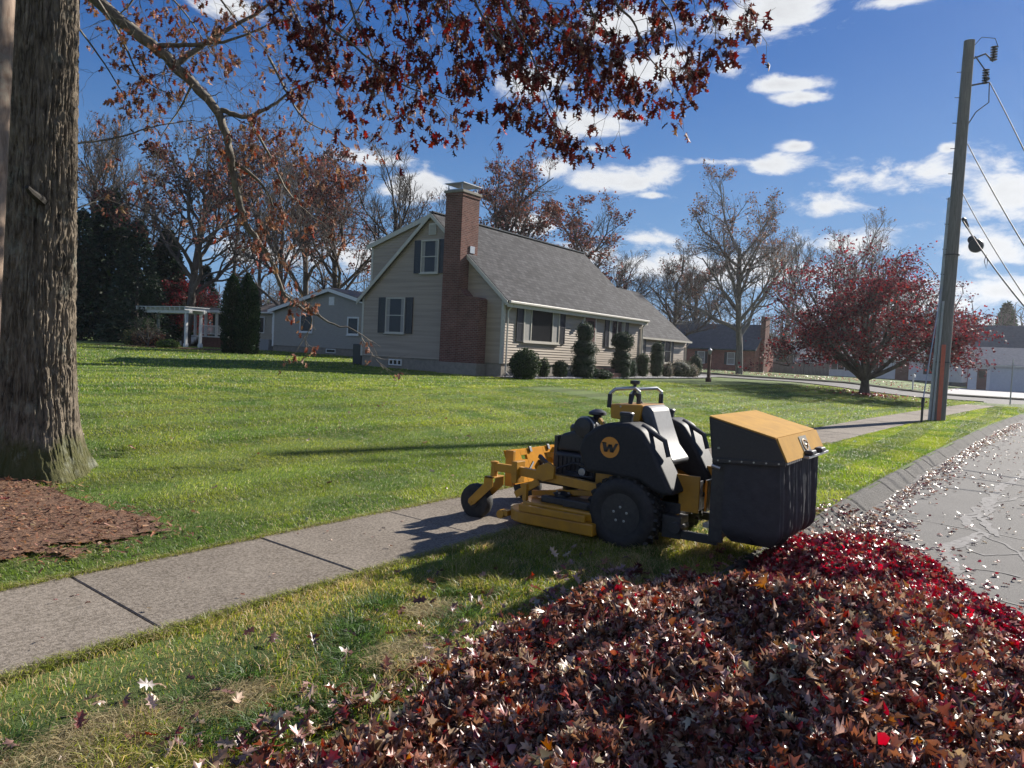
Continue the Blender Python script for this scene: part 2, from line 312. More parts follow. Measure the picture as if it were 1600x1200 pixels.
# ------------------------------------------------------------------ the setting
def ramp(t, fac, stops):
    r = nd(t, 'ShaderNodeValToRGB'); e = r.color_ramp.elements
    while len(e) < len(stops): e.new(.5)
    for q, (p, c) in zip(e, stops): q.position = p; q.color = (*c, 1)
    t.links.new(fac, r.inputs[0]); return r.outputs[0]
def ground_mat(name, stops1, scale1, stops2, scale2, mixf=.5, rough=.9, bumps=((60, .5, .02),), spec=.3, stretch=(1, 1, 1)):
    m = bpy.data.materials.new(name); m.use_nodes = True; t = m.node_tree; b = t.nodes['Principled BSDF']; b.inputs['Roughness'].default_value = rough; b.inputs['Specular IOR Level'].default_value = spec
    c = nd(t, 'ShaderNodeTexCoord'); mp = nd(t, 'ShaderNodeMapping'); mp.inputs['Scale'].default_value = stretch; t.links.new(c.outputs['Object'], mp.inputs[0])
    a = nd(t, 'ShaderNodeTexNoise', i={'Scale': scale1, 'Detail': 8, 'Roughness': .65}); t.links.new(mp.outputs[0], a.inputs['Vector'])
    d = nd(t, 'ShaderNodeTexNoise', i={'Scale': scale2, 'Detail': 6, 'Roughness': .7}); t.links.new(mp.outputs[0], d.inputs['Vector'])
    k = nd(t, 'ShaderNodeMix', data_type='RGBA', i={0: mixf}); t.links.new(ramp(t, a.outputs[0], stops1), k.inputs[6]); t.links.new(ramp(t, d.outputs[0], stops2), k.inputs[7])
    t.links.new(k.outputs[2], b.inputs['Base Color'])
    last = None
    for (s_, st, di) in bumps:
        n = nd(t, 'ShaderNodeTexNoise', i={'Scale': s_, 'Detail': 5, 'Roughness': .7}); t.links.new(mp.outputs[0], n.inputs['Vector'])
        bp = nd(t, 'ShaderNodeBump', i={'Strength': st, 'Distance': di}); t.links.new(n.outputs[0], bp.inputs['Height'])
        if last: t.links.new(last, bp.inputs['Normal'])
        last = bp.outputs[0]
    t.links.new(last, b.inputs['Normal']); return m
M['lawn'] = ground_mat('lawn_turf', ((.3, (.06, .10, .018)), (.55, (.10, .15, .03)), (.75, (.15, .18, .045))), .55,
                       ((.3, (.045, .08, .016)), (.5, (.10, .145, .032)), (.72, (.18, .19, .06))), 9, .5, bumps=((7, .5, .06), (55, .8, .05)))
M['soil'] = ground_mat('thatch_and_soil', ((.35, (.045, .065, .018)), (.55, (.08, .085, .032)), (.7, (.15, .12, .065))), 1.6,
                       ((.3, (.05, .05, .025)), (.6, (.13, .115, .06))), 40, .5, bumps=((40, .7, .02),))
M['asphalt'] = ground_mat('asphalt', ((.3, (.10, .095, .09)), (.7, (.145, .138, .13))), 1.1, ((.38, (.055, .052, .049)), (.60, (.22, .21, .195))), 85, .5, .9, bumps=((170, .45, .006), (3, .1, .02)), spec=.2)
M['walk'] = ground_mat('sidewalk_concrete', ((.3, (.15, .135, .115)), (.7, (.235, .215, .19))), 1.7, ((.35, (.11, .10, .085)), (.62, (.30, .275, .24))), 120, .5, .82, bumps=((130, .6, .006), (9, .25, .01)), spec=.4)
M['kerb'] = ground_mat('kerb_concrete', ((.3, (.085, .08, .072)), (.7, (.15, .142, .13))), 2.5, ((.35, (.05, .047, .043)), (.62, (.19, .18, .165))), 50, .55, .92, bumps=((50, .9, .015), (6, .5, .04)), spec=.12)
M['drive'] = ground_mat('pale_driveway', ((.3, (.25, .25, .25)), (.7, (.32, .315, .31))), .8, ((.35, (.2, .2, .2)), (.65, (.36, .355, .35))), 20, .5, .8, bumps=((60, .3, .01),))
M['mulch'] = ground_mat('mulch_bed', ((.35, (.09, .046, .027)), (.65, (.22, .12, .075))), 6, ((.3, (.06, .035, .022)), (.65, (.30, .18, .115))), 60, .5, .95, bumps=((50, 1., .03),))

t_ = M['lawn'].node_tree; k_ = [n for n in t_.nodes if n.type == 'MIX'][0]; c_ = nd(t_, 'ShaderNodeTexCoord'); s_ = nd(t_, 'ShaderNodeSeparateXYZ'); t_.links.new(c_.outputs['Object'], s_.inputs[0])
m1 = nd(t_, 'ShaderNodeMath', operation='MULTIPLY', i={1: 2*math.pi/1.15}); t_.links.new(s_.outputs[1], m1.inputs[0]); m2 = nd(t_, 'ShaderNodeMath', operation='SINE'); t_.links.new(m1.outputs[0], m2.inputs[0])
m3 = nd(t_, 'ShaderNodeMapRange', interpolation_type='SMOOTHSTEP', i={'From Min': -.35, 'From Max': .35, 'To Min': .82, 'To Max': 1.25}); t_.links.new(m2.outputs[0], m3.inputs[0])
x_ = nd(t_, 'ShaderNodeMix', data_type='RGBA', blend_type='MULTIPLY', i={0: 1.}); t_.links.new(k_.outputs[2], x_.inputs[6]); t_.links.new(m3.outputs[0], x_.inputs[7]); t_.links.new(x_.outputs[2], t_.nodes['Principled BSDF'].inputs['Base Color'])
def sheet(name, x0, x1, nx, y0, y1, ny, zf, m, curved=True, kind='structure', xs=None, ys=None):
    xs = np.linspace(x0, x1, nx) if xs is None else xs; ys = np.linspace(y0, y1, ny) if ys is None else ys
    X, Yp = np.meshgrid(xs, ys, indexing='ij'); Y = Yp+(curve_off(X) if curved else 0)
    Z = zf(X, Y, Yp)
    V = np.stack([X, Y, Z], -1).reshape(-1, 3); nx, ny = len(xs), len(ys)
    i, j = np.meshgrid(np.arange(nx-1), np.arange(ny-1), indexing='ij'); a = (i*ny+j).ravel()
    F = np.stack([a, a+ny, a+ny+1, a+1], 1)
    o = npmesh(name, V, [F], m, smooth=True); tag(o, kind=kind); return o
lawn_micro = lambda X, Y: .03*(fbm(X*.8, Y*.8, 3)-.5)
def lawn_z(X, Y, Yp):
    dip = -.04*sm((Yp-3.72)/.06)*sm((5.16-Yp)/.06)
    return zt(X, Y)+lawn_micro(X, Y)*sm((Yp-5.2)/.6)+dip+.025*np.sin(np.clip((Yp-1.9)/1.9, 0, 1)*math.pi)
ysl = np.concatenate([[1.88, 2.0, 2.2, 2.5, 2.8, 3.1, 3.4, 3.6, 3.72, 3.79, 4.4, 5.1, 5.17, 5.3], np.arange(5.6, 20, .4), np.arange(20, 60, 1.), np.arange(60, 261, 10)])
sheet('lawn', 0, 0, 0, 0, 0, 0, lawn_z, M['lawn'], xs=np.concatenate([np.arange(-40, 0, 2.), np.arange(0, 20, .5), np.arange(20, 53, 1.)]), ys=ysl)
sheet('road', -40, 53, 60, -8, 1.78, 20, lambda X, Y, P: -.12+.05*np.clip(-P/8, 0, 1)*0+.0*X, M['asphalt'])
sheet('far_verge', -40, 53, 40, -60, -8.1, 30, lambda X, Y, P: 0*X+.0, M['lawn'])
sheet('cross_street', 53, 66, 14, -150, 260, 200, lambda X, Y, P: zt(X, Y)-.12, M['asphalt'], curved=False)
sheet('far_lawn', 66, 300, 60, -150, 260, 200, lambda X, Y, P: zt(X, Y)+.0*X, M['lawn'], curved=False)
o = MB().box(-900, 900, -900, 900, -2, -.6).build('ground', M['lawn']); tag(o, kind='structure')
sheet('cross_street_kerb', 0, 0, 0, -150, 260, 200, lambda X, Y, P: np.where(X < 66.1, zt(X, Y)-.12, zt(X, Y)+.03), M['kerb'], curved=False, xs=np.array([66, 66.03, 66.25, 66.3]))
sheet('cross_street_near_kerb', 0, 0, 0, 2.5, 260, 150, lambda X, Y, P: np.where(X > 52.9, zt(X, Y)-.12, zt(X, Y)+.03), M['kerb'], curved=False, xs=np.array([52.7, 52.75, 52.95, 53.]))

# kerb: rounded profile with chipped joints
pr_ = [(1.97, -.03), (1.96, -.002), (1.925, .008), (1.88, .0), (1.82, -.035), (1.76, -.08), (1.72, -.108), (1.69, -.117), (1.68, -.14)]
xk = np.arange(-10, 50, .05); KV = []
for (y, z) in pr_:
    jn = np.exp(-(((xk+.4) % 1.9-.95)/.02)**2)
    n = (fbm(xk*3, xk*0+y*9, 5)-.5)
    KV.append(np.stack([xk, y+curve_off(xk)+n*.02, z+(n*.028-jn*.05-.02*sm((vn(xk*1.7, xk*0, 9)-.75)*6))*(z > -.11)], 1))
KV = np.concatenate(KV); n_ = len(xk)
i, j = np.meshgrid(np.arange(len(pr_)-1), np.arange(n_-1), indexing='ij'); a = (i*n_+j).ravel()
tag(npmesh('kerb', KV, [np.stack([a, a+1, a+n_+1, a+n_], 1)[:, ::-1]], M['kerb'], smooth=True), kind='structure')

# sidewalk: separate slabs with open joints
sw = MB(); x = 2.35-1.46*9; SW0, SW1 = 3.8, 5.1
while x < 45:
    xa, xb = x+.004, x+1.456; zz = .012+.01*(random.random()-.5)
    f = lambda X, Y, z: (X+(Y-SW0)*.1, Y+float(curve_off(X)), z+float(zt(X, Y)))
    P = [(xa, SW0), (xb, SW0), (xb, SW1), (xa, SW1)]
    g = .008
    Q = [(xa+g, SW0+g), (xb-g, SW0+g), (xb-g, SW1-g), (xa+g, SW1-g)]
    sw.mi = int(random.random()*3); sw.add([f(X, Y, -.05) for X, Y in P]+[f(X, Y, zz-.007) for X, Y in P]+[f(X, Y, zz) for X, Y in Q],
           [(0,1,5,4),(1,2,6,5),(2,3,7,6),(3,0,4,7),(4,5,9,8),(5,6,10,9),(6,7,11,10),(7,4,8,11),(8,9,10,11)])
    x += 1.46
def walk_mat(k, a, b_): return ground_mat('sidewalk_concrete', ((.3, tuple(v*k for v in (.135, .112, .088))), (.7, tuple(v*k for v in (.25, .215, .175)))), a, ((.40, (.075, .062, .046)), (.58, (.33, .285, .235))), b_, .5, .9, bumps=((90, .8, .006), (7, .4, .012)), spec=.12)
tag(sw.build('sidewalk', [walk_mat(1.0, 1.4, 48), walk_mat(.93, 2.2, 52), walk_mat(1.07, 1.1, 45)]), kind='structure')
# driveways
sheet('driveway', 42.5, 52.9, 12, 18.4, 40, 20, lambda X, Y, P: zt(X, Y)+.035, M['drive'], curved=False)
sheet('garage_driveway', 66.32, 92, 20, -4, 6.6, 12, lambda X, Y, P: zt(X, Y)+.035, M['drive'], curved=False)
sheet('gravel_bed', 0, 0, 0, 0, 0, 0, lambda X, Y, P: zt(X, Y)+.045+.03*(fbm(X*6, Y*6, 8)-.5), M['kerb'], curved=False, xs=np.linspace(25.7, 47, 150), ys=np.linspace(16.9, 18.6, 14))

# pale mineral streaks and sealed cracks on the road
M['streak'] = mat('pale_streak', (.24, .23, .22), .9, (.15, .142, .135), 14, .3, 150, dist=.004, spec=.2)
M['crack'] = mat('crack_filler', (.07, .068, .066), .8, (.04, .04, .04), 20)
def ribbon(name, pts, w, m, z=-.116, jit=.05):
    V = []; F = []; P = []
    for k in range(len(pts)-1):
        a, b = np.array(pts[k]), np.array(pts[k+1]); n = max(2, int(np.linalg.norm(b-a)/.05))
        for q in range(n): P.append(a+(b-a)*q/n)
    P = np.array(P); s = np.arange(len(P))*.05
    P = P+np.stack([(fbm(s*3, s*0, 31)-.5), (fbm(s*3, s*0+9, 32)-.5)], 1)*jit*6
    d = np.gradient(P, axis=0); d /= np.linalg.norm(d, axis=1)[:, None]; nrm = np.stack([-d[:, 1], d[:, 0]], 1)
    ww = w*(.25+1.3*fbm(s*5, s*0+3, 33)); A = P+nrm*ww[:, None]/2; B = P-nrm*ww[:, None]/2
    V = np.concatenate([np.c_[A, np.full(len(A), z)], np.c_[B, np.full(len(B), z)]]); n = len(P); k = np.arange(n-1)
    return V, np.stack([k, k+1, n+k+1, n+k], 1)
def groundpx(x, y, z=-.12): d = ray(x, y); p = CAM+d*(z-CAMH)/d[2]; return p[:2]
allV = []; allF = []; b = 0
for pts, w in (([(1610,735),(1565,765),(1545,790),(1510,815),(1530,835),(1495,850),(1480,880),(1500,915)], .10), ([(1530,835),(1570,850),(1610,880)], .05),
               ([(1500,850),(1540,870),(1600,862)], .04), ([(1480,880),(1450,900),(1520,890),(1600,905)], .05), ([(1545,790),(1600,775)], .06), ([(1560,770),(1540,812),(1560,840)], .08), ([(1600,660),(1560,700),(1530,690)], .05)):
    for dz in range(2 if w > .07 else 1):
        V, F = ribbon('', [groundpx(*p)+np.array([dz*.11, dz*.05]) for p in pts], w*.8, None, jit=.035); allV.append(V+np.array([0, 0, .0003*len(allV)])); allF.append(F+b); b += len(V)
tag(npmesh('road_streaks', np.concatenate(allV), [np.concatenate(allF)], M['streak']), kind='structure')
allV = []; allF = []; b = 0
for pts in ([(10.2, 1.6), (9.4, -1), (9.2, -3.5)], [(7.2, 1.6), (6.9, 0), (6.6, -3.5)], [(15, 1.4), (14.6, -3)], [(21, 1.2), (20, -4)], [(5.8, 1.6), (5.2, -3.4)]):
    V, F = ribbon('', pts, .022, None, z=-.1145, jit=.012); allV.append(V); allF.append(F+b); b += len(V)
tag(npmesh('road_cracks', np.concatenate(allV), [np.concatenate(allF)], M['crack']), kind='structure')

# ------------------------------------------------------------------ leaves, grass, scatter
OAK = np.array([(0,-.02),(.10,.12),(.30,.14),(.13,.27),(.16,.36),(.42,.47),(.17,.52),(.16,.62),(.34,.80),(.12,.80),(0,1.0)])
OAK = np.concatenate([OAK, np.stack([-OAK[1:-1][::-1, 0]*.95, OAK[1:-1][::-1, 1]*1.02], 1)])
MAP = np.array([(0,0),(.22,.02),(.48,.2),(.30,.36),(.50,.62),(.22,.58),(0,1.0),(-.22,.58),(-.5,.62),(-.3,.36),(-.48,.2),(-.22,.02)])
QUAD = np.array([(0, 0), (.42, .35), (.30, .8), (0, 1.), (-.34, .75), (-.4, .3)])
def rotmats(n, g, up=None, spread=1.):
    """random frames; the leaf's normal near 'up' for a small spread"""
    nn = g.normal(size=(n, 3)); nn /= np.linalg.norm(nn, axis=1)[:, None]
    if up is not None: nn = np.asarray(up)+nn*spread; nn /= np.linalg.norm(nn, axis=1)[:, None]
    a = g.normal(size=(n, 3)); x = np.cross(a, nn); x /= np.linalg.norm(x, axis=1)[:, None]+1e-9; y = np.cross(nn, x)
    return np.stack([x, y, nn], -1)
def leaves(shape, pos, size, g, cols, up=None, spread=1., curl=.5, down=None):
    n = len(pos); k = len(shape); RM = rotmats(n, g, up, spread)
    if down is not None:                                  # tips hang: the leaf's long axis points down-ish
        y = np.asarray(down)+g.normal(size=(n, 3))*.55; y /= np.linalg.norm(y, axis=1)[:, None]
        a = g.normal(size=(n, 3)); x = np.cross(a, y); x /= np.linalg.norm(x, axis=1)[:, None]; RM = np.stack([x, y, np.cross(x, y)], -1)
    sh = np.zeros((n, k+1, 3)); sh[:, 1:, 0] = shape[:, 0]; sh[:, 1:, 1] = shape[:, 1]; sh[:, 0, 1] = .45
    cu = g.uniform(-1, 1, (n, 1))*curl; cv = g.uniform(-1, 1, (n, 1))*curl
    sh[:, :, 2] = cu*(np.abs(sh[:, :, 0])*1.2+g.normal(size=(n, k+1))*.05)+cv*(sh[:, :, 1]-.4)**2*1.3+g.normal(size=(n, k+1))*.02
    sh[:, :, 0] *= g.uniform(.65, 1.05, (n, 1))
    P = np.einsum('nij,nkj->nki', RM, sh*np.asarray(size).reshape(-1, 1, 1))+pos[:, None]
    t = np.arange(k); tri = np.stack([np.zeros(k, int), t+1, (t+1) % k+1], 1)
    F = (tri[None]+(np.arange(n)*(k+1))[:, None, None]).reshape(-1, 3)
    return P.reshape(-1, 3), F, np.repeat(cols, k+1, 0)
def pick(g, n, pal, jit=.25):
    pal = np.array([p[:3] for p in pal], float), np.array([p[3] for p in pal], float)
    i = g.choice(len(pal[0]), n, p=pal[1]/pal[1].sum()); return np.clip(pal[0][i]*(1+g.normal(size=(n, 1))*jit)*(1+g.normal(size=(n, 3))*.08), .004, .9)
BROWNS = [(.20,.085,.05,3),(.14,.055,.036,3),(.27,.145,.095,2),(.085,.035,.026,2.2),(.48,.35,.25,2.6),(.33,.20,.145,2.2),(.24,.04,.025,1.3),(.33,.12,.03,.4),(.12,.016,.022,1.2)]  # palest tans also paint in sun glints on the glossy leaves
REDS = [(.22,.012,.022,3),(.36,.014,.03,2.4),(.52,.02,.035,1.),(.13,.012,.02,1.8),(.24,.10,.07,1.2),(.36,.24,.17,.8)]

def pile_h(X, Y):
    el = lambda cx, cy, a, b, h, rot=0.: h*np.clip(1-(((X-cx)*math.cos(rot)+(Y-cy)*math.sin(rot))/a)**2-((-(X-cx)*math.sin(rot)+(Y-cy)*math.cos(rot))/b)**2, 0, 1)**.9
    main = np.maximum(el(3.3, .58, 2.35, 1.68, .60), el(1.6, .5, 1.75, 1.75, .40))
    main = np.maximum(main, el(4.5, 1.3, 1.0, .8, .26, .2))
    ridge = 0
    P = [(7.05, 1.2, .26, .55), (6.1, 1.05, .46, .72), (5.2, .5, .40, .72), (4.2, -.15, .36, .8), (3.0, -.8, .3, .8)]
    for (a, b) in zip(P[:-1], P[1:]):
        dx, dy = b[0]-a[0], b[1]-a[1]; t = np.clip(((X-a[0])*dx+(Y-a[1])*dy)/(dx*dx+dy*dy), 0, 1)
        d = np.hypot(X-a[0]-t*dx, Y-a[1]-t*dy); w = a[3]+(b[3]-a[3])*t; ridge = np.maximum(ridge, (a[2]+(b[2]-a[2])*t)*np.clip(1-(d/w)**2, 0, 1)**.6)
    h = np.maximum(main, ridge); n = fbm(X*1.7, Y*1.7, 21)-.5; n2 = fbm(X*6, Y*6, 22)-.5
    h = h*(1+.75*n)+(n2*.15)*sm(h/.15)
    hole = el(5.35, 1.28, .42, .22, .30, .3)
    return np.maximum(h-hole, 0), ridge > main*.92
def base_z(X, Y):
    Yp = Y-curve_off(X); return np.where(Yp > 1.9, 0.02, np.where(Yp < 1.66, -.12, -.12+.14*(Yp-1.66)/.24))
def build_pile():
    xs = np.arange(-.3, 8.2, .05); ys = np.arange(-2.4, 2.9, .05); X, Y = np.meshgrid(xs, ys, indexing='ij')
    h, rd = pile_h(X, Y); Z = base_z(X, Y)+h-.035-(h < .02)*.05
    V = np.stack([X, Y, Z], -1).reshape(-1, 3); ny = len(ys)
    i, j = np.meshgrid(np.arange(len(xs)-1), np.arange(ny-1), indexing='ij'); keep = (h[:-1, :-1] > .012) | (h[1:, 1:] > .012)
    a = (i*ny+j)[keep].ravel(); F0 = np.stack([a, a+ny, a+ny+1, a+1], 1)
    c0 = np.tile(np.array([[.06, .03, .022]]), (len(V), 1))
    g = np.random.default_rng(3); n = 250000
    # denser close to the camera
    x = g.uniform(.9, 8.1, n); y = g.uniform(-2.3, 2.8, n); h, rd = pile_h(x, y)
    edge = h > .012+g.uniform(0, .10, n)*g.uniform(0, 1, n)**2; k = edge & (g.uniform(size=n) < .95); x, y, h, rd = x[k], y[k], h[k], rd[k]
    n = len(x); e = .04; hx = (pile_h(x+e, y)[0]-pile_h(x-e, y)[0])/(2*e); hy = (pile_h(x, y+e)[0]-pile_h(x, y-e)[0])/(2*e)
    up = np.stack([-hx, -hy, np.ones(n)], 1); up /= np.linalg.norm(up, axis=1)[:, None]
    pos = np.stack([x, y, base_z(x, y)+h+g.uniform(-.03, .022, n)], 1)
    pr_ = sm((1.35-y+ (x-5)*.25-.35)/.9)*.35+.05; red = (rd & (g.uniform(size=n) < .9)) | (g.uniform(size=n) < np.where(fbm(x*1.3, y*1.3, 41) > .57, pr_, .1))
    V1, F1, C1 = leaves(OAK, pos[~red], g.uniform(.026, .075, (~red).sum())*g.choice([.7, .95, 1.2], (~red).sum())*(1.08-.05*x[~red]), g, pick(g, (~red).sum(), BROWNS), up[~red], 1.1, 1.5)
    # crumpled fragments packed between the whole leaves
    fr = g.uniform(size=n) < .45; Vf, Ff, Cf = leaves(QUAD[[0, 1, 2, 3, 5]], pos[fr]+np.array([0, 0, .012]), g.uniform(.015, .045, fr.sum()), g, np.where(red[fr][:, None], pick(g, fr.sum(), REDS, .35), pick(g, fr.sum(), BROWNS, .35)), up[fr], 1.4, 1.6)
    V2, F2, C2 = leaves(MAP, pos[red], g.uniform(.028, .06, red.sum()), g, pick(g, red.sum(), REDS), up[red], .9, .6)
    VV = np.concatenate([V, V1, V2, Vf]); FF = np.concatenate([F1+len(V), F2+len(V)+len(V1), Ff+len(V)+len(V1)+len(V2)])
    CC = np.concatenate([c0, C1, C2, Cf])
    # petioles
    o = npmesh('leaf_pile', VV, [F0, FF], M['leaf'], col=CC)
    return tag(o, 'big heap of fallen brown and crimson leaves raked over the kerb', 'leaf pile', kind='stuff')
build_pile()

def frust(x, y, z=0, m=.12):
    d = np.stack([x, y, z+0*x-CAMH], -1); k = d@fw; px = 800+F_*(d@rtv)/np.maximum(k, .01); py = 600-F_*(d@upv)/np.maximum(k, .01)
    return (k > .3) & (px > -1600*m-60) & (px < 1600*(1+m)+60) & (py < 1200*(1+2*m)+100)
MUC = (2.45, 7.45)
def mulch_r(x, y):  # <1 inside the bed round the oak
    dx, dy = x-MUC[0]+.0, y-MUC[1]; a = np.arctan2(dy, dx); return np.hypot(dx/1.12, (dy)/2.15)/(1+.22*(vn(a*2+9, a*0, 55)-.5)*2+.25*(fbm(x*2.2, y*2.2, 56)-.5))
def blades(name, x, y, h, w, lean, cols, g, base=None, bend=.5, leandir=None):
    n = len(x); z = (lawn_z(x, y, y-curve_off(x)) if base is None else base)-.01
    a = g.uniform(0, 2*np.pi, n); b = g.uniform(0, 2*np.pi, n) if leandir is None else leandir+g.normal(size=n)*.8
    P0 = np.stack([x, y, z], 1); W_ = np.stack([np.cos(a), np.sin(a), 0*a], 1)*w[:, None]/2; Ld = np.stack([np.cos(b), np.sin(b), 0*b], 1)
    mid = P0+Ld*(lean*h*.35)[:, None]+np.array([0, 0, 1])*(h*.6)[:, None]
    tip = P0+Ld*(lean*h*(.8+bend))[:, None]+np.array([0, 0, 1])*(h*(1-.25*lean))[:, None]
    V = np.stack([P0-W_, P0+W_, mid-W_*.75, mid+W_*.75, tip], 1).reshape(-1, 3); k = np.arange(n)[:, None]*5
    F4 = k+np.array([0, 1, 3, 2]); F3 = k+np.array([2, 3, 4])
    return V, F4, F3, np.repeat(cols, 5, 0)
def build_grass():
    g = np.random.default_rng(11); parts = []
    G1, G2, G3, ST = np.array([.145,.21,.03]), np.array([.28,.31,.065]), np.array([.075,.14,.032]), np.array([.44,.37,.21])
    # (xmin, xmax, ymin', ymax', count, height, width)
    zones = [(.2, 9, 1.93, 3.80, 135000, .042, .0042, 0), (.2, 11, 5.08, 9, 190000, .036, .0045, 1), (0, 20, 9, 14, 160000, .04, .0072, 1), (11, 22, 5.1, 9, 70000, .045, .007, 1),
             (9, 24, 1.95, 3.8, 70000, .05, .0065, 1), (0, 34, 14, 24, 110000, .055, .013, 1), (22, 52, 5.0, 14, 70000, .05, .014, 1), (24, 46, 2.0, 3.8, 20000, .05, .012, 1), (0, 36, 24, 48, 45000, .07, .03, 1)]
    for (x0, x1, y0, y1, n, hh, ww, lawn) in zones:
        x = g.uniform(x0, x1, n); yp = g.uniform(y0, y1, n)
        if y0 > 5: yp = y0+(y1-y0)*g.uniform(0, 1, n)**1.25
        # ragged edges along walk and kerb
        y = yp+curve_off(x); k = frust(x, y, zt(x, y)); k &= ~((x > 26) & (y > 18.4) & (y < 27) & (x < 50))
        k &= ~((x > 42.5) & (y > 18.4)); k &= (mulch_r(x, y) > 1+g.normal(size=n)*.12) 
        pat = fbm(x*1.6, y*1.6, 61); fine = fbm(x*6, y*6, 62)
        if not lawn:
            bare = sm((pat-.53)/.09)*sm((3.3-x)/1.2)+.55*sm((fbm(x*2.1+5, y*2.1, 68)-.54)/.08)*sm((6-x)/2)
            bare = np.clip(bare+.8*sm((1.9-x)/.5)*sm((2.55-y)/.3), 0, .93)
            k &= g.uniform(size=n) > bare*.8; k &= pile_h(x, y)[0] < .03
        x, y, pat, fine, yp = x[k], y[k], pat[k], fine[k], yp[k]; n = len(x)
        t = np.clip((fbm(x*.9, y*.9, 63)-.5)*2.2+.5+g.normal(size=n)*.22, 0, 1)[:, None]
        c = G1*(1-t)+G2*t; dk = sm((fbm(x*1.1+40, y*1.1, 64)-.52)/.12)[:, None]*.75; c = c*(1-dk)+G3*dk
        stp = g.uniform(size=n) < (.07 if lawn else .24)+.3*(pat > .54)*(not lawn); c[stp] = ST*g.uniform(.7, 1.25, (stp.sum(), 1))
        band = sm((np.sin((y+.12*np.sin(x*.4))*2*np.pi/1.15)+.35)/.7)
        if not lawn: c = c*(1-.35*sm((2.6-x)/1.)[:, None]*0+0)*np.array([1.12, 1.0, .9])
        if lawn: c *= (1.06*(1+.22*(band*2-1)*(y > 5.6))*(.72+.56*fbm(x*.45, y*1.3, 69)))[:, None]
        ls = g.uniform(.3, 1.1, n); h = hh*g.uniform(.55, 1.35, n)*(.7+.7*fine)
        if not lawn: h *= 1+.9*sm((fbm(x*2.5+7, y*2.5, 66)-.52)/.1)
        c *= g.uniform(.75, 1.25, (n, 1)); ld = np.where(band > .5, 0., math.pi)+.0 if lawn else None
        parts.append(blades('', x, y, h, ww*g.uniform(.7, 1.4, n), ls, c, g, leandir=ld))
    # dark bunches of coarse grass in the verge
    bx = np.array([1.15, 1.45, 1.75, 2.0, 2.25, 2.55, 2.7, 3.0, 3.25, 3.6, 4.1, 3.9, 1.3, 2.9, 1.9, 3.4, 1.0, 2.35]); by = np.array([2.75, 2.45, 2.62, 2.5, 2.95, 2.6, 2.75, 3.05, 2.62, 2.7, 2.75, 3.0, 3.1, 2.9, 2.9, 3.2, 2.35, 2.4])
    for q in range(len(bx)):
        n = 420; rr = np.abs(g.normal(size=n))*.085; aa = g.uniform(0, 2*np.pi, n); x = bx[q]+rr*np.cos(aa)*1.3; y = by[q]+rr*np.sin(aa)
        k = pile_h(x, y)[0] < .08; x, y, aa = x[k], y[k], aa[k]; n = len(x)
        c = np.array([.065, .115, .03])*g.uniform(.6, 1.8, (n, 1)); parts.append(blades('', x, y, g.uniform(.04, .095, n), g.uniform(.004, .0065, n), g.uniform(.6, 1.5, n), c, g, leandir=aa))
    for (qx, qy, qr) in ((1.55, 2.85, .26), (1.25, 2.55, .22), (2.05, 2.78, .15), (2.9, 2.55, .18), (1.0, 3.0, .2), (3.5, 2.9, .13)):
        n = int(12000*qr*qr*3); rr = qr*np.sqrt(g.uniform(0, 1, n)); aa = g.uniform(0, 6.28, n); x = qx+rr*np.cos(aa)*1.3; y = qy+rr*np.sin(aa)*.8; k = pile_h(x, y)[0] < .03; x, y = x[k], y[k]; n = len(x)
        parts.append(blades('', x, y, g.uniform(.025, .06, n), g.uniform(.003, .006, n), g.uniform(1.8, 3.2, n), ST*g.uniform(.45, 1.25, (n, 1)), g, base=lawn_z(x, y, y)+.018))
    # edge tufts hanging over the walk
    for yy, s in ((3.80, 1), (5.10, -1)):
        n = 26000; x = g.uniform(.3, 17, n)**1.0; y = yy-s*np.abs(g.normal(size=n))*.035*(.3+1.5*fbm(x*3, x*0+yy, 67))+s*.03+curve_off(x); k = frust(x, y); x, y = x[k], y[k]; n = len(x)
        c = (G2*.9)*g.uniform(.6, 1.3, (n, 1)); st = g.uniform(size=n) < .3; c[st] = ST*.8
        parts.append(blades('', x, y, g.uniform(.03, .065, n), g.uniform(.004, .006, n), g.uniform(.5, 1.4, n), c, g, base=zt(x, y)+.0))
    b = 0; Vs = []; A = []; B = []; Cc = []
    for V, f4, f3, c in parts: Vs.append(V); A.append(f4+b); B.append(f3+b); Cc.append(c); b += len(V)
    tag(npmesh('grass', np.concatenate(Vs), [np.concatenate(A), np.concatenate(B)], M['grass'], col=np.concatenate(Cc)), 'short mown green grass of the lawn and the verge', 'grass', kind='stuff')
build_grass()

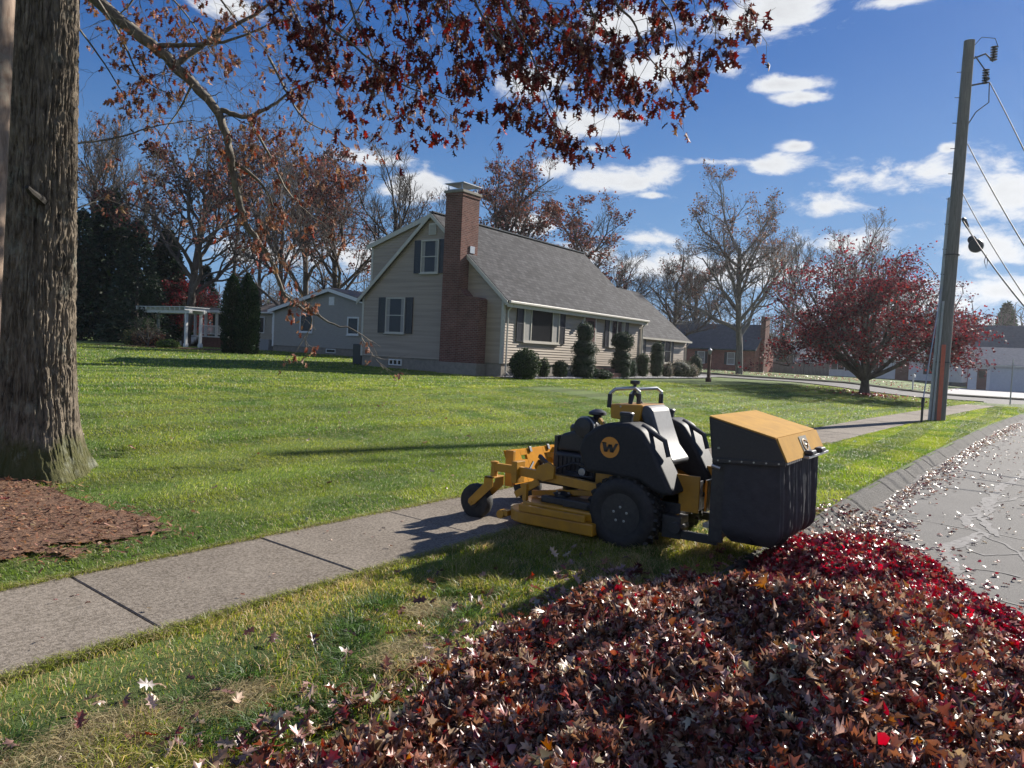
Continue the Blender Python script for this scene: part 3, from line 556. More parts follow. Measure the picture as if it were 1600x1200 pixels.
def build_scatter():
    g = np.random.default_rng(5); V = []; F = []; Cc = []; b = 0
    def add(shape, x, y, z, size, pal, spread=.5, curl=.7):
        nonlocal b
        n = len(x); v, f, c = leaves(shape, np.stack([x, y, z], 1), size, g, pick(g, n, pal), (0, 0, 1), spread, curl); V.append(v); F.append(f+b); Cc.append(c); b += len(v)
    n = 1000; x = 4+g.uniform(0, 1, n)**1.4*34; y = 1.6-np.abs(g.normal(size=n))*1.6+curve_off(x); add(OAK, x, y, -.10+0*x, g.uniform(.04, .08, n), BROWNS+[(.45,.36,.26,4)])
    n = 1300; x = 6.6+g.uniform(0, 1, n)**1.6*26; y = 1.6-np.abs(g.normal(size=n))*.17+curve_off(x); add(OAK, x, y, -.09+.03*g.uniform(0, 1, n), g.uniform(.045, .085, n), BROWNS+[(.45,.36,.26,3)])
    n = 900; x = g.uniform(5.5, 9.6, n); y = g.normal(size=n)*.28+1.55+curve_off(x); add(OAK, x, y, base_z(x, y)+.03, g.uniform(.05, .09, n), BROWNS)
    n = 800; x = g.uniform(3.6, 8.8, n); y = -.2+(x-5.2)*.45+g.normal(size=n)*.35; add(MAP, x, y, -.10+0*x, g.uniform(.035, .06, n), REDS)
    n = 230; x = g.uniform(1, 5.4, n); y = 2.35+np.abs(g.normal(size=n))*.45; k = y < 3.7; x, y = x[k], y[k]; add(OAK, x, y, .05+.02*g.uniform(0, 1, len(x)), g.uniform(.05, .1, len(x)), BROWNS, .8)
    n = 500; x = g.uniform(.8, 5.2, n); y = 2.25+np.abs(g.normal(size=n))*.12; add(OAK, x, y, .045+.02*g.uniform(0, 1, n), g.uniform(.05, .1, n), BROWNS, .8)
    n = 110; x = g.uniform(2, 20, n); y = g.uniform(5.2, 11, n); add(OAK, x, y, zt(x, y)+.05, g.uniform(.05, .09, n), BROWNS, .6)
    n = 45; x = g.uniform(1.5, 9, n); y = g.uniform(3.85, 5.05, n); add(OAK, x, y, zt(x, y)+.03, g.uniform(.02, .045, n), BROWNS, .3)
    n = 500; a = g.uniform(0, 6.28, n); r = np.abs(g.normal(size=n))*1.6; x = 46.9+r*np.cos(a)*1.4; y = 7.8+r*np.sin(a); add(MAP, x, y, zt(x, y)+.08, g.uniform(.08, .14, n), REDS+[(.5,.35,.3,3)], .8)
    n = 900; x = g.uniform(67, 85, n); y = g.uniform(6, 30, n); add(MAP, x, y, zt(x, y)+.06, g.uniform(.08, .15, n), REDS+[(.5,.4,.3,6)], .8)
    n = 60; x = g.uniform(14, 46, n); y = g.uniform(2, 10, n)+curve_off(x); add(OAK, x, y, zt(x, y)+.06, g.uniform(.06, .11, n), [(.5,.42,.33,1)], .6)
    tag(npmesh('fallen_leaves', np.concatenate(V), [np.concatenate(F)], M['leaf'], col=np.concatenate(Cc)), 'dry leaves scattered over the road, verge and lawn', 'fallen leaves', kind='stuff')
    # mulch
    n = 16000; x = g.uniform(1.5, 6, n); y = g.uniform(4.9, 11, n); k = (mulch_r(x, y) < 1.02+np.abs(g.normal(size=n))*.10) & (y-curve_off(x) > 5.15); x, y = x[k], y[k]; n = len(x)
    SQ = np.array([(-.16, 0), (.16, .02), (.13, 1.), (-.12, .95)])
    v, f, c = leaves(SQ, np.stack([x, y, lawn_z(x, y, y)+.035+.02*g.uniform(0, 1, n)], 1), g.uniform(.02, .06, n), g, pick(g, n, [(.30,.155,.09,3),(.19,.095,.055,3),(.42,.27,.17,1.6),(.10,.055,.035,2)]), (0, 0, 1), .55, .25)
    xs = np.arange(1.4, 6.2, .06); ys = np.arange(5.2, 11, .06); X, Y = np.meshgrid(xs, ys, indexing='ij'); Z = lawn_z(X, Y, Y)+.02+.012*fbm(X*12, Y*12, 71); ny = len(ys)
    V0 = np.stack([X, Y, Z], -1).reshape(-1, 3); i, j = np.meshgrid(np.arange(len(xs)-1), np.arange(ny-1), indexing='ij'); keep = mulch_r(X, Y)[:-1, :-1]+.12*(vn(X*9, Y*9, 99)[:-1, :-1]-.5) < .97
    a = (i*ny+j)[keep].ravel(); F0 = np.stack([a, a+ny, a+ny+1, a+1], 1)
    tag(npmesh('mulch', np.concatenate([V0, v]), [F0, f+len(V0)], [M['mulch'], M['leafbg']], midx=np.r_[np.zeros(len(F0)), np.ones(len(f))], col=np.concatenate([np.full((len(V0), 3), .1), c])), 'reddish brown wood chip mulch around the foot of the big oak', 'mulch', kind='stuff')
    # white stones of the house bed
    n = 2600; x = g.uniform(25.8, 47, n); y = g.uniform(16.95, 18.1, n); ico = np.array([(0,0,1),(1,0,0),(0,1,0),(-1,0,0),(0,-1,0),(0,0,-1)], float); fi = np.array([(0,1,2),(0,2,3),(0,3,4),(0,4,1),(5,2,1),(5,3,2),(5,4,3),(5,1,4)])
    s = g.uniform(.03, .07, (n, 1, 1))*g.uniform(.7, 1.3, (n, 6, 1)); P = ico[None]*s*np.array([1, 1, .6])+np.stack([x, y, zt(x, y)+.06], 1)[:, None]
    F3 = (fi[None]+(np.arange(n)*6)[:, None, None]).reshape(-1, 3); tag(npmesh('white_stone_mulch', P.reshape(-1, 3), [F3], M['stonew']), 'band of small white stones along the foot of the front wall', 'stones', kind='stuff')
build_scatter()

# ------------------------------------------------------------------ house builder pieces
def siding(mb, face, c, spans, z0, z1, step=.115, out=.028):
    """lapped boards. face 'X-' : plane x=c seen from -x, spans over y ; 'Y-' : plane y=c seen from -y, spans over x"""
    n = int(round((z1-z0)/step)); step = (z1-z0)/n
    for k in range(n):
        a, b = z0+k*step, z0+(k+1)*step
        for (u0, u1) in spans((a+b)/2):
            if face == 'X-': V = [(c-out, u0, a), (c-out, u1, a), (c-.001, u1, b), (c-.001, u0, b), (c, u0, a), (c, u1, a)]; F = [(0, 3, 2, 1), (4, 0, 1, 5)]
            else: V = [(u0, c-out, a), (u1, c-out, a), (u1, c-.001, b), (u0, c-.001, b), (u0, c, a), (u1, c, a)]; F = [(0, 1, 2, 3), (4, 5, 1, 0)]
            mb.add(V, F)
def window(parent, face, c, u0, u1, z0, z1, fr=.06, mull=(), rails=(), frame='trim', glass='glass', shutters=None, curtain=False, sill=True, louv=True):
    """window standing 5 cm proud of plane c; u is y for X- and x for Y-"""
    def bx(mb, a0, a1, d0, d1, h0, h1):   # d measured outward
        if face == 'X-': mb.box(c-d1, c-d0, a0, a1, h0, h1)
        else: mb.box(a0, a1, c-d1, c-d0, h0, h1)
    f = MB(); bx(f, u0, u1, .0, .06, z0, z0+fr); bx(f, u0, u1, .0, .06, z1-fr, z1); bx(f, u0, u0+fr, .0, .058, z0+fr, z1-fr); bx(f, u1-fr, u1, .0, .058, z0+fr, z1-fr)
    for m in mull: bx(f, u0+(u1-u0)*m-.03, u0+(u1-u0)*m+.03, 0, .052, z0+fr, z1-fr)
    for m in rails: bx(f, u0+fr, u1-fr, 0, .045, z0+(z1-z0)*m-.02, z0+(z1-z0)*m+.02)
    w = f.build('window', M[frame], parent)
    if parent.get('_off'): w['_k'] = 0
    sub = lambda mb, nm, m: mb.build(nm, m, w) if not parent.get('_off') else childof(mb, nm, m, parent, w)
    g = MB(); bx(g, u0+fr, u1-fr, .012, .02, z0+fr, z1-fr); sub(g, 'pane', M[glass])
    if curtain:
        q = MB(); bx(q, u0+fr, u0+fr+(u1-u0)*.16, .021, .026, z0+fr, z1-fr); sub(q, 'curtain', M['curtain']); q = MB(); bx(q, u1-fr-(u1-u0)*.16, u1-fr, .021, .026, z0+fr, z1-fr); sub(q, 'curtain', M['curtain'])
    if sill: s = MB(); bx(s, u0-.04, u1+.04, 0, .10, z0-.05, z0-.001); sub(s, 'sill', M[frame])
    if shutters:
        for s in (-1, 1):
            a0, a1 = (u0-.04-shutters, u0-.04) if s < 0 else (u1+.04, u1+.04+shutters)
            q = MB(); bx(q, a0, a1, .0, .03, z0, z1)
            e = .045; bx(q, a0, a0+e, .03, .05, z0, z1); bx(q, a1-e, a1, .03, .05, z0, z1)
            for zz in (z0, (z0+z1)/2-e/2, z1-e): bx(q, a0+e, a1-e, .03, .048, zz, zz+e)
            if louv:
                k = z0+e+.02
                while k < z1-e-.02: bx(q, a0+e, a1-e, .03, .04, k, k+.02); k += .045
            q.build('shutter', M['shutter'], parent)
    return w
def childof(mb, nm, m, root, part):
    """a sub-part written in world coordinates: part's own origin equals its root's"""
    off = Vector(root.location); mb.v = [tuple(Vector(v)-off) for v in mb.v]; return mb.build(nm, m, part)

def roof_slab(mb, p, th=.12):
    """p: 4 corners (eave a, eave b, ridge b, ridge a)"""
    p = [Vector(q) for q in p]; n = (p[1]-p[0]).cross(p[3]-p[0]).normalized(); n = n if n.z > 0 else -n
    mb.add(list(p)+[q-n*th for q in p], [(0,1,2,3),(7,6,5,4),(0,4,5,1),(1,5,6,2),(2,6,7,3),(3,7,4,0)])

def main_house():
    H = off_empty('cape_house', (33, 22.5, .5), 'beige clapboard cape house with grey shingle roof and tall brick end chimney', 'house')
    XA, XB, YA, YB, ZB, ZE, ZR, YR = 26.26, 39.8, 18.5, 26.72, .35, 3.86, 7.50, 22.6
    sl = (ZR-ZE)/(YR-YA)
    # foundation
    f = MB(); f.box(XA+.03, XB-.03, YA+.03, YB-.03, .2, 1.12); f.box(39.9, 48.8, 19.55, 27, .2, .95); f.build('foundation', M['concrete'], H)
    # gable wall
    s = MB(); z0 = 1.1
    def gab(z):
        if z < ZE-.02: return [(YA, YB)]
        d = (z-ZE)/sl; return [(YA+d, YB-d)] if YB-YA > 2*d+.05 else []
    siding(s, 'X-', XA, gab, z0, ZR-.05)
    siding(s, 'X-', XB+.001, lambda z: [], z0, ZE)
    siding(s, 'Y-', YA, lambda z: [(XA, XB)], z0, ZE-.08)
    # back and far walls, plain
    s.add([(XA, YA, z0), (XB, YA, z0), (XB, YB, z0), (XA, YB, z0), (XA, YA, ZE), (XB, YA, ZE), (XB, YB, ZE), (XA, YB, ZE), (XA, YR, ZR), (XB, YR, ZR)],
          [(1, 2, 6, 9, 5), (2, 3, 7, 6), (0, 3, 2, 1), (3, 0, 4, 8, 7)])
    s.build('wall', M['siding'], H)
    # corner boards
    c = MB(); c.box(XA-.035, XA+.09, YA-.035, YA-.001, z0-.02, ZE-.06); c.box(XA-.034, XA-.001, YA-.002, YA+.1, z0-.02, ZE-.06); c.build('corner_board', M['trim'], H)
    c = MB(); c.box(XA-.035, XA-.001, YB-.1, YB+.02, z0-.02, ZE+.1); c.build('corner_board', M['trim'], H)
    c = MB(); c.box(XB-.1, XB+.035, YA-.035, YA-.001, z0-.02, ZE-.06); c.build('corner_board', M['trim'], H)
    # roof: front and rear slope, overhang
    oe = .28; r = MB(); xa, xb = XA-.14, XB+.16
    zf = ZE-oe*sl+.12
    roof_slab(r, [(xa, YA-oe, zf), (xb, YA-oe, zf), (xb, YR, ZR+.12), (xa, YR, ZR+.12)])
    roof_slab(r, [(xb, YB+oe, zf+.0), (xa, YB+oe, zf+.0), (xa, YR, ZR+.12), (xb, YR, ZR+.12)])
    rf = r.build('roof', M['roof'], H)
    cap = MB(); cap.box(xa, xb, YR-.13, YR+.13, ZR+.10, ZR+.15); childof(cap, 'ridge_cap', M['roofdark'], H, rf)
    t = MB()   # rake boards and fascia
    for sgn, ye in ((1, YA-oe), (-1, YB+oe)):
        a = Vector((xa-.052, ye, zf-.03)); b = Vector((xa-.052, YR, ZR+.09))
        t.add([a, b, b+Vector((0, 0, -.20)), a+Vector((0, 0, -.20)), a+Vector((.05, 0, 0)), b+Vector((.05, 0, 0)), b+Vector((.05, 0, -.2)), a+Vector((.05, 0, -.2))], [(0,1,2,3),(7,6,5,4),(0,4,5,1),(1,5,6,2),(2,6,7,3),(3,7,4,0)])
    t.box(xa, xb, YA-oe-.012, YA-oe+.02, zf-.28, zf-.12); t.box(xa+.05, xb, YA-oe+.02, YA, zf-.20, zf-.18)
    t.build('rake_board', M['trim'], H)
    g = MB(); g.prism([(YA-oe-.13, zf-.02), (YA-oe-.13, zf-.12), (YA-oe-.02, zf-.13), (YA-oe-.02, zf-.02)], 'X', xa+.05, xb); g.build('gutter', M['trim'], H, bevel=.015)
    d = MB(); yy = YA-.09
    d.tube([(XA+.28, YA-oe-.07, zf-.1), (XA+.20, yy, zf-.42), (XA+.19, yy, .75), (XA+.1, yy-.25, .62)], .04, 8); d.build('downspout', M['trim'], H)
    d = MB(); d.tube([(XB-.12, YA-oe-.07, zf-.1), (XB-.08, yy, zf-.42), (XB-.08, yy, .7), (XB-.08, yy-.2, .6)], .04, 8); d.build('downspout', M['trim'], H)
    # rear shed dormer with its cheek wall
    dm = MB(); DX = XA+.12; zr2, yb2, zb2 = ZR+.0, YB-.35, 6.32
    def ck(z):
        d0 = YR+(ZR-z)/sl; top = YR+(zr2-z)/((zr2-zb2)/(yb2-YR)) if z > zb2 else yb2
        return [(d0-.05, min(top, yb2))] if min(top, yb2) > d0+.02 else []
    siding(dm, 'X-', DX, ck, ZE+.1, ZR-.05); dm.add([(DX, yb2, ZE), (XB-.3, yb2, ZE), (XB-.3, yb2, zb2), (DX, yb2, zb2)], [(0, 3, 2, 1)])
    dw = dm.build('dormer', M['siding'], H)
    q = MB(); roof_slab(q, [(XB-.1, yb2+.25, zb2-.0), (DX-.12, yb2+.25, zb2-.0), (DX-.12, YR, ZR+.14), (XB-.1, YR, ZR+.14)], .1); childof(q, 'dormer_roof', M['roof'], H, dw)
    q = MB(); a = Vector((DX-.135, yb2+.27, zb2-.015)); b = Vector((DX-.135, YR, ZR+.125)); q.add([a, b, b+Vector((0, 0, -.22)), a+Vector((0, 0, -.22)), a+Vector((.012, 0, 0)), b+Vector((.012, 0, 0)), b+Vector((.012, 0, -.22)), a+Vector((.012, 0, -.22))], [(0,1,2,3),(7,6,5,4),(0,4,5,1),(1,5,6,2),(2,6,7,3),(3,7,4,0)]); q.box(DX-.03, DX-.001, yb2-.1, yb2+.02, ZE+.35, zb2-.1)
    childof(q, 'dormer_trim', M['trim'], H, dw)
    # gable openings
    window(H, 'X-', XA-.02, 23.98, 25.18, 2.20, 3.84, rails=(.5,), shutters=.42, curtain=True)
    window(H, 'X-', XA-.02, 22.12, 23.15, 4.92, 6.40, rails=(.5,), shutters=.36, curtain=True)
    window(H, 'X-', XA+.03, 24.1, 24.9, .72, 1.0, fr=.05, mull=(.33, .66), frame='white', sill=False)
    v = MB(); v.box(XA-.07, XA-.019, 22.32, 22.74, 6.62, 7.12)
    vv = v.build('gable_vent', M['trim'], H); v = MB()
    for k in range(7): v.box(XA-.085, XA-.071, 22.36, 22.70, 6.66+k*.06, 6.69+k*.06)
    childof(v, 'louvre', M['siding2'], H, vv)
    # front openings
    Y0 = YA-.02
    window(H, 'Y-', Y0, 27.72, 30.72, 2.06, 3.60, mull=(.2, .8), shutters=.48, curtain=True, fr=.07)
    window(H, 'Y-', Y0, 35.75, 37.55, 2.10, 3.62, mull=(.5,), shutters=.40, curtain=True, fr=.07)
    # entrance
    D = MB(); D.box(32.95, 34.25, Y0-.08, Y0, 1.12, 3.6); dr = D.build('door', M['trim'], H)
    q = MB(); q.box(33.1, 34.1, Y0-.10, Y0-.081, 1.2, 3.45); childof(q, 'door_leaf', M['doorbrown'], H, dr); q = MB(); q.box(33.25, 33.95, Y0-.11, Y0-.101, 2.5, 3.3); childof(q, 'pane', M['glass'], H, dr)
    q = MB(); q.lathe([(.0, 0), (.03, .01), (.03, .04), (0, .05)], (34.0, Y0-.15, 2.1), 'Y', 10); childof(q, 'handle', M['metal'], H, dr)
    st = MB(); st.box(32.7, 34.5, Y0-1.1, Y0-.09, .45, 1.0); st.box(32.7, 34.5, Y0-1.45, Y0-1.1, .45, .8); st.build('doorstep', M['brick'], H)
    q = MB(); q.lathe([(.02, 0), (.07, .05), (.08, .2), (.03, .3), (.01, .36)], (32.65, Y0-.16, 2.95), 'Z', 8); q.box(32.63, 32.67, Y0-.16, Y0, 3.1, 3.14); q.build('wall_lamp', M['metal'], H)
    # chimney
    ch = MB(); CX = 25.62
    ch.box(CX, XA+.55, 20.44, 21.35, .3, 8.22); ch.box(CX-.03, XA+.58, 20.41, 21.38, 8.1, 8.24)
    c0 = ch.build('chimney', M['brick'], H)
    q = MB(); q.prism([(19.36, .3), (20.44-.001, .3), (20.44-.001, 4.15), (20.36, 4.12), (20.1, 3.86), (19.44, 3.80), (19.36, 3.72)], 'X', CX+.02, XA-.02); childof(q, 'chimney_shoulder', M['brick'], H, c0)
    q = MB(); q.box(CX-.07, XA+.62, 20.37, 21.42, 8.24, 8.34); q.box(CX-.035, XA+.02, 19.30, 21.42, .2, 1.04); childof(q, 'chimney_crown', M['concrete'], H, c0)
    q = MB()
    for x in (CX+.02, XA+.45):
        for y in (20.52, 21.24): q.box(x, x+.03, y, y+.03, 8.34, 8.62)
    q.box(CX-.06, XA+.62, 20.38, 21.42, 8.62, 8.65); q.box(CX+.02, XA+.5, 20.5, 21.28, 8.34, 8.40); childof(q, 'chimney_cap', M['metal'], H, c0)
    q = MB(); q.box(XA-.02, XA+.3, 20.40, 20.438, 5.75, 6.05); childof(q, 'flashing', M['metal'], H, c0)
    # wing
    s = MB(); WX, WY, WZ, WR, WRY = 49.0, 19.5, 2.98, 6.05, 23.2; w2 = (WR-WZ)/(WRY-WY)
    siding(s, 'Y-', WY, lambda z: [(XB+.0, WX)], .9, WZ-.05)
    s.add([(XB, WY, .9), (WX, WY, .9), (WX, 26.9, .9), (XB, 26.9, .9), (XB, WY, WZ), (WX, WY, WZ), (WX, 26.9, WZ), (XB, 26.9, WZ), (XB, WRY, WR), (WX, WRY, WR)], [(1, 2, 6, 9, 5), (2, 3, 7, 6), (3, 0, 4, 8, 7)])
    wg = s.build('wing', M['siding'], H)
    r = MB(); zw = WZ-.25*w2+.1
    roof_slab(r, [(XB+.165, WY-.25, zw), (WX+.15, WY-.25, zw), (WX+.15, WRY, WR+.1), (XB+.165, WRY, WR+.1)]); roof_slab(r, [(WX+.15, 27.15, zw), (XB+.165, 27.15, zw), (XB+.165, WRY, WR+.1), (WX+.15, WRY, WR+.1)])
    childof(r, 'wing_roof', M['roof'], H, wg)
    q = MB(); q.box(XB+.17, WX+.15, WY-.37, WY-.262, zw-.14, zw-.02); q.tube([(WX-.1, WY-.3, zw-.1), (WX-.06, WY-.06, zw-.4), (WX-.06, WY-.06, .7)], .035, 6); childof(q, 'wing_gutter', M['trim'], H, wg)
    window(H, 'Y-', WY-.02, 41.1, 42.1, 1.45, 2.85, rails=(.5,), shutters=.38)
    window(H, 'Y-', WY-.02, 45.3, 46.35, 1.35, 2.85, rails=(.5,), shutters=.38)
    return H
main_house()
m_ = MB(); m_.box(26.45, 27.0, 26.9, 27.5, .62, 1.62); o = m_.build('utility_cabinet', M['blackp'], bevel=.03); tag(o, 'dark upright cabinet at the rear corner of the beige cape house', 'cabinet')
for k in range(4): pass

def neighbour():
    X = 35.; q = lambda px, py: onX(px, py, X)
    y0 = float(q(553, 556)[1])-2.4; y1 = float(q(425, 550)[1]); zb = float(zt(35, 42))-.05; ze = float(q(425, 484)[2]); ap = q(518, 452); yr, zr = float(ap[1]), float(ap[2])
    y0 = 2*yr-y1
    H = off_empty('ranch_house', (X+5, yr, zb), 'pale beige ranch house with white gable trim behind the dark arborvitae', 'house')
    f = MB(); f.box(X+.03, X+9, y0+.03, y1-.03, zb-.3, zb+.5); f.build('foundation', M['concrete'], H)
    s = MB(); sl = (zr-ze)/(yr-y0)
    siding(s, 'X-', X, lambda z: [(y0, y1)] if z < ze else ([(y0+(z-ze)/sl, y1-(z-ze)/sl)] if (z-ze)/sl < (yr-y0)-.05 else []), zb+.48, zr-.05, .125)
    s.add([(X, y0, zb+.48), (X+9, y0, zb+.48), (X+9, y1, zb+.48), (X, y1, zb+.48), (X, y0, ze), (X+9, y0, ze), (X+9, y1, ze), (X, y1, ze)], [(0, 1, 5, 4), (2, 3, 7, 6), (1, 2, 6, 5)])
    # set-back rear block whose wall shows left of the gable
    X2 = X+2.2; ya, yb = y1, y1+5.2
    s.add([(X2, ya, zb), (X2, yb, zb), (X2, yb, ze), (X2, ya, ze), (X2+6, ya, zb), (X2+6, yb, zb), (X2+6, yb, ze), (X2+6, ya, ze)], [(0, 3, 2, 1), (1, 2, 6, 5), (4, 5, 6, 7)])
    s.build('wall', M['siding2'], H)
    r = MB(); o_ = .3; ov = .25
    roof_slab(r, [(X-o_, y0-ov, ze-ov*sl+.1), (X+9, y0-ov, ze-ov*sl+.1), (X+9, yr, zr+.1), (X-o_, yr, zr+.1)], .1); roof_slab(r, [(X+9, y1+ov, ze-ov*sl+.1), (X-o_, y1+ov, ze-ov*sl+.1), (X-o_, yr, zr+.1), (X+9, yr, zr+.1)], .1)
    roof_slab(r, [(X2-.35, yb+.2, ze-.05), (X2-.35, ya+.3, ze-.05), (X2+3.2, ya-1.8, zr-.2), (X2+3.2, yb+.2, zr-.2)], .1)
    r.build('roof', M['roofbrown'], H)
    t = MB()
    for ye in (y0-ov, y1+ov):
        a = Vector((X-o_-.01, ye, ze-ov*sl+.05)); b = Vector((X-o_-.01, yr, zr+.05)); t.add([a, b, b+Vector((0, 0, -.22)), a+Vector((0, 0, -.22)), a+Vector((.05, 0, 0)), b+Vector((.05, 0, 0)), b+Vector((.05, 0, -.22)), a+Vector((.05, 0, -.22))], [(0,1,2,3),(7,6,5,4),(0,4,5,1),(1,5,6,2),(2,6,7,3),(3,7,4,0)])
    t.box(X-.03, X-.001, y1-.14, y1+.02, zb+.4, ze); t.box(X2-.42, X2-.3, ya+.3, yb+.2, ze-.16, ze-.05); t.build('rake_board', M['white'], H)
    for (a, b, c, d) in ((470, 489, 489, 520), (544, 495, 561, 524)):
        A, B = q(a, b), q(c, d); window(H, 'X-', X-.02, float(B[1]), float(A[1]), float(B[2]), float(A[2]), fr=.1, frame='white')
    A = q(537, 462); 
    v = MB(); yv, zv = yr-.1, zr-.75; v.box(X-.05, X-.019, yv-.25, yv+.25, zv-.3, zv+.25); v.build('gable_vent', M['white'], H)
    for k in range(2): window(H, 'X-', X+.03, y0+1+k*4.2, y0+1.9+k*4.2, zb+.15, zb+.42, fr=.05, frame='white', sill=False)
    for k in range(3): window(H, 'X-', X2-.02, y1+.7+k*1.5, y1+1.3+k*1.5, zb+1.3, ze-.4, fr=.07, frame='white', sill=False, curtain=False)
    a = MB(); a.box(X-.1, X+1.0, y1+.3, y1+1.25, zb, zb+.85)
    for k in range(8): a.box(X-.12, X-.101, y1+.35, y1+1.2, zb+.1+k*.09, zb+.13+k*.09)
    tag(a.build('air_conditioner', M['slate'], bevel=.02), 'boxy grey air conditioner unit on the ground beside the pale ranch house', 'air conditioner')
neighbour()

def pergola():
    X = 31.; A, B = onX(222, 546, X), onX(292, 545, X); ya, yb = float(B[1]), float(A[1]); zb = float(zt(X, 50)); z = float(onX(256, 482, X)[2])
    P = off_empty('pergola', (X, (ya+yb)/2, zb), 'white garden pergola with slatted top beside the raised deck', 'pergola')
    for x in (X, X+1.1):
        for y in (ya+.15, yb-.15): m = MB(); m.box(x-.08, x+.08, y-.08, y+.08, zb, z-.25); m.box(x-.12, x+.12, y-.12, y+.12, zb, zb+.25); m.build('post', M['white'], P)
    m = MB()
    for x in (X, X+1.1): m.box(x-.1, x-.05, ya-.35, yb+.35, z-.3, z-.1); m.box(x+.05, x+.1, ya-.35, yb+.35, z-.3, z-.1)
    m.build('beam', M['white'], P)
    for k in range(11): y = ya-.2+(yb-ya+.4)*k/10; m = MB(); m.box(X-.4, X+1.5, y-.035, y+.035, z-.099, z+.08); m.build('rafter', M['white'], P)
    m = MB(); m.prism([(X-.4, z+.1), (X+1.5, z+.1), (X+1.5, z+.14), (X-.4, z+.14)], 'Y', ya-.3, yb+.3); m.build('canopy', M['white'], P)
    # brick-skirted deck with railings, steps and a roofed screen porch
    X = 36.; a, b = onX(355, 545, X), onX(286, 545, X); ya, yb = float(a[1]), float(b[1]); zb = float(zt(X, 52)); zt_ = float(onX(320, 482, X)[2])
    D = off_empty('garden_gazebo', (X, (ya+yb)/2, zb), 'white railed gazebo on a brick skirted deck between the pergola and the arborvitae', 'gazebo')
    m = MB(); m.box(X, X+3, ya, yb-2.2, zb, zb+.75); m.build('brick_skirt', M['brick'], D); m = MB(); m.box(X-.1, X+3.1, ya-.05, yb+.05, zb+.751, zb+.85); m.build('deck', M['white'], D)
    m = MB()
    for k in range(4): m.box(X-.9+k*.22, X-.05, yb-2.1, yb-.6, zb, zb+.18*(k+1))
    m.build('steps', M['white'], D)
    for y in np.linspace(ya+.1, yb-.1, 5):
        for x in (X+.05, X+2.9): m = MB(); m.box(x-.08, x+.08, y-.08, y+.08, zb+.85, zt_-.2); m.build('post', M['white'], D)
    m = MB(); m.box(X, X+.08, ya, yb-2.2, zb+1.6, zb+1.68); m.box(X+.0, X+.08, ya, yb-2.2, zb+.98, zb+1.04); yy = ya
    while yy < yb-2.2: m.box(X+.02, X+.06, yy, yy+.04, zb+1.04, zb+1.6); yy += .16
    m.build('railing', M['white'], D)
    m = MB(); m.box(X+2.6, X+2.7, ya, yb, zb+.85, zt_-.3); m.build('back_wall', M['roofdark'], D)
    m = MB(); m.prism([(ya-.3, zt_-.2), (yb+.3, zt_-.2), (yb+.1, zt_-.02), ((ya+yb)/2, zt_+.12), (ya-.1, zt_-.02)], 'X', X-.3, X+3.2); m.build('roof', M['roofgrey'], D)
    m = MB(); m.box(X-.32, X-.3, ya-.3, yb+.3, zt_-.32, zt_-.15); m.build('fascia', M['white'], D)
pergola()

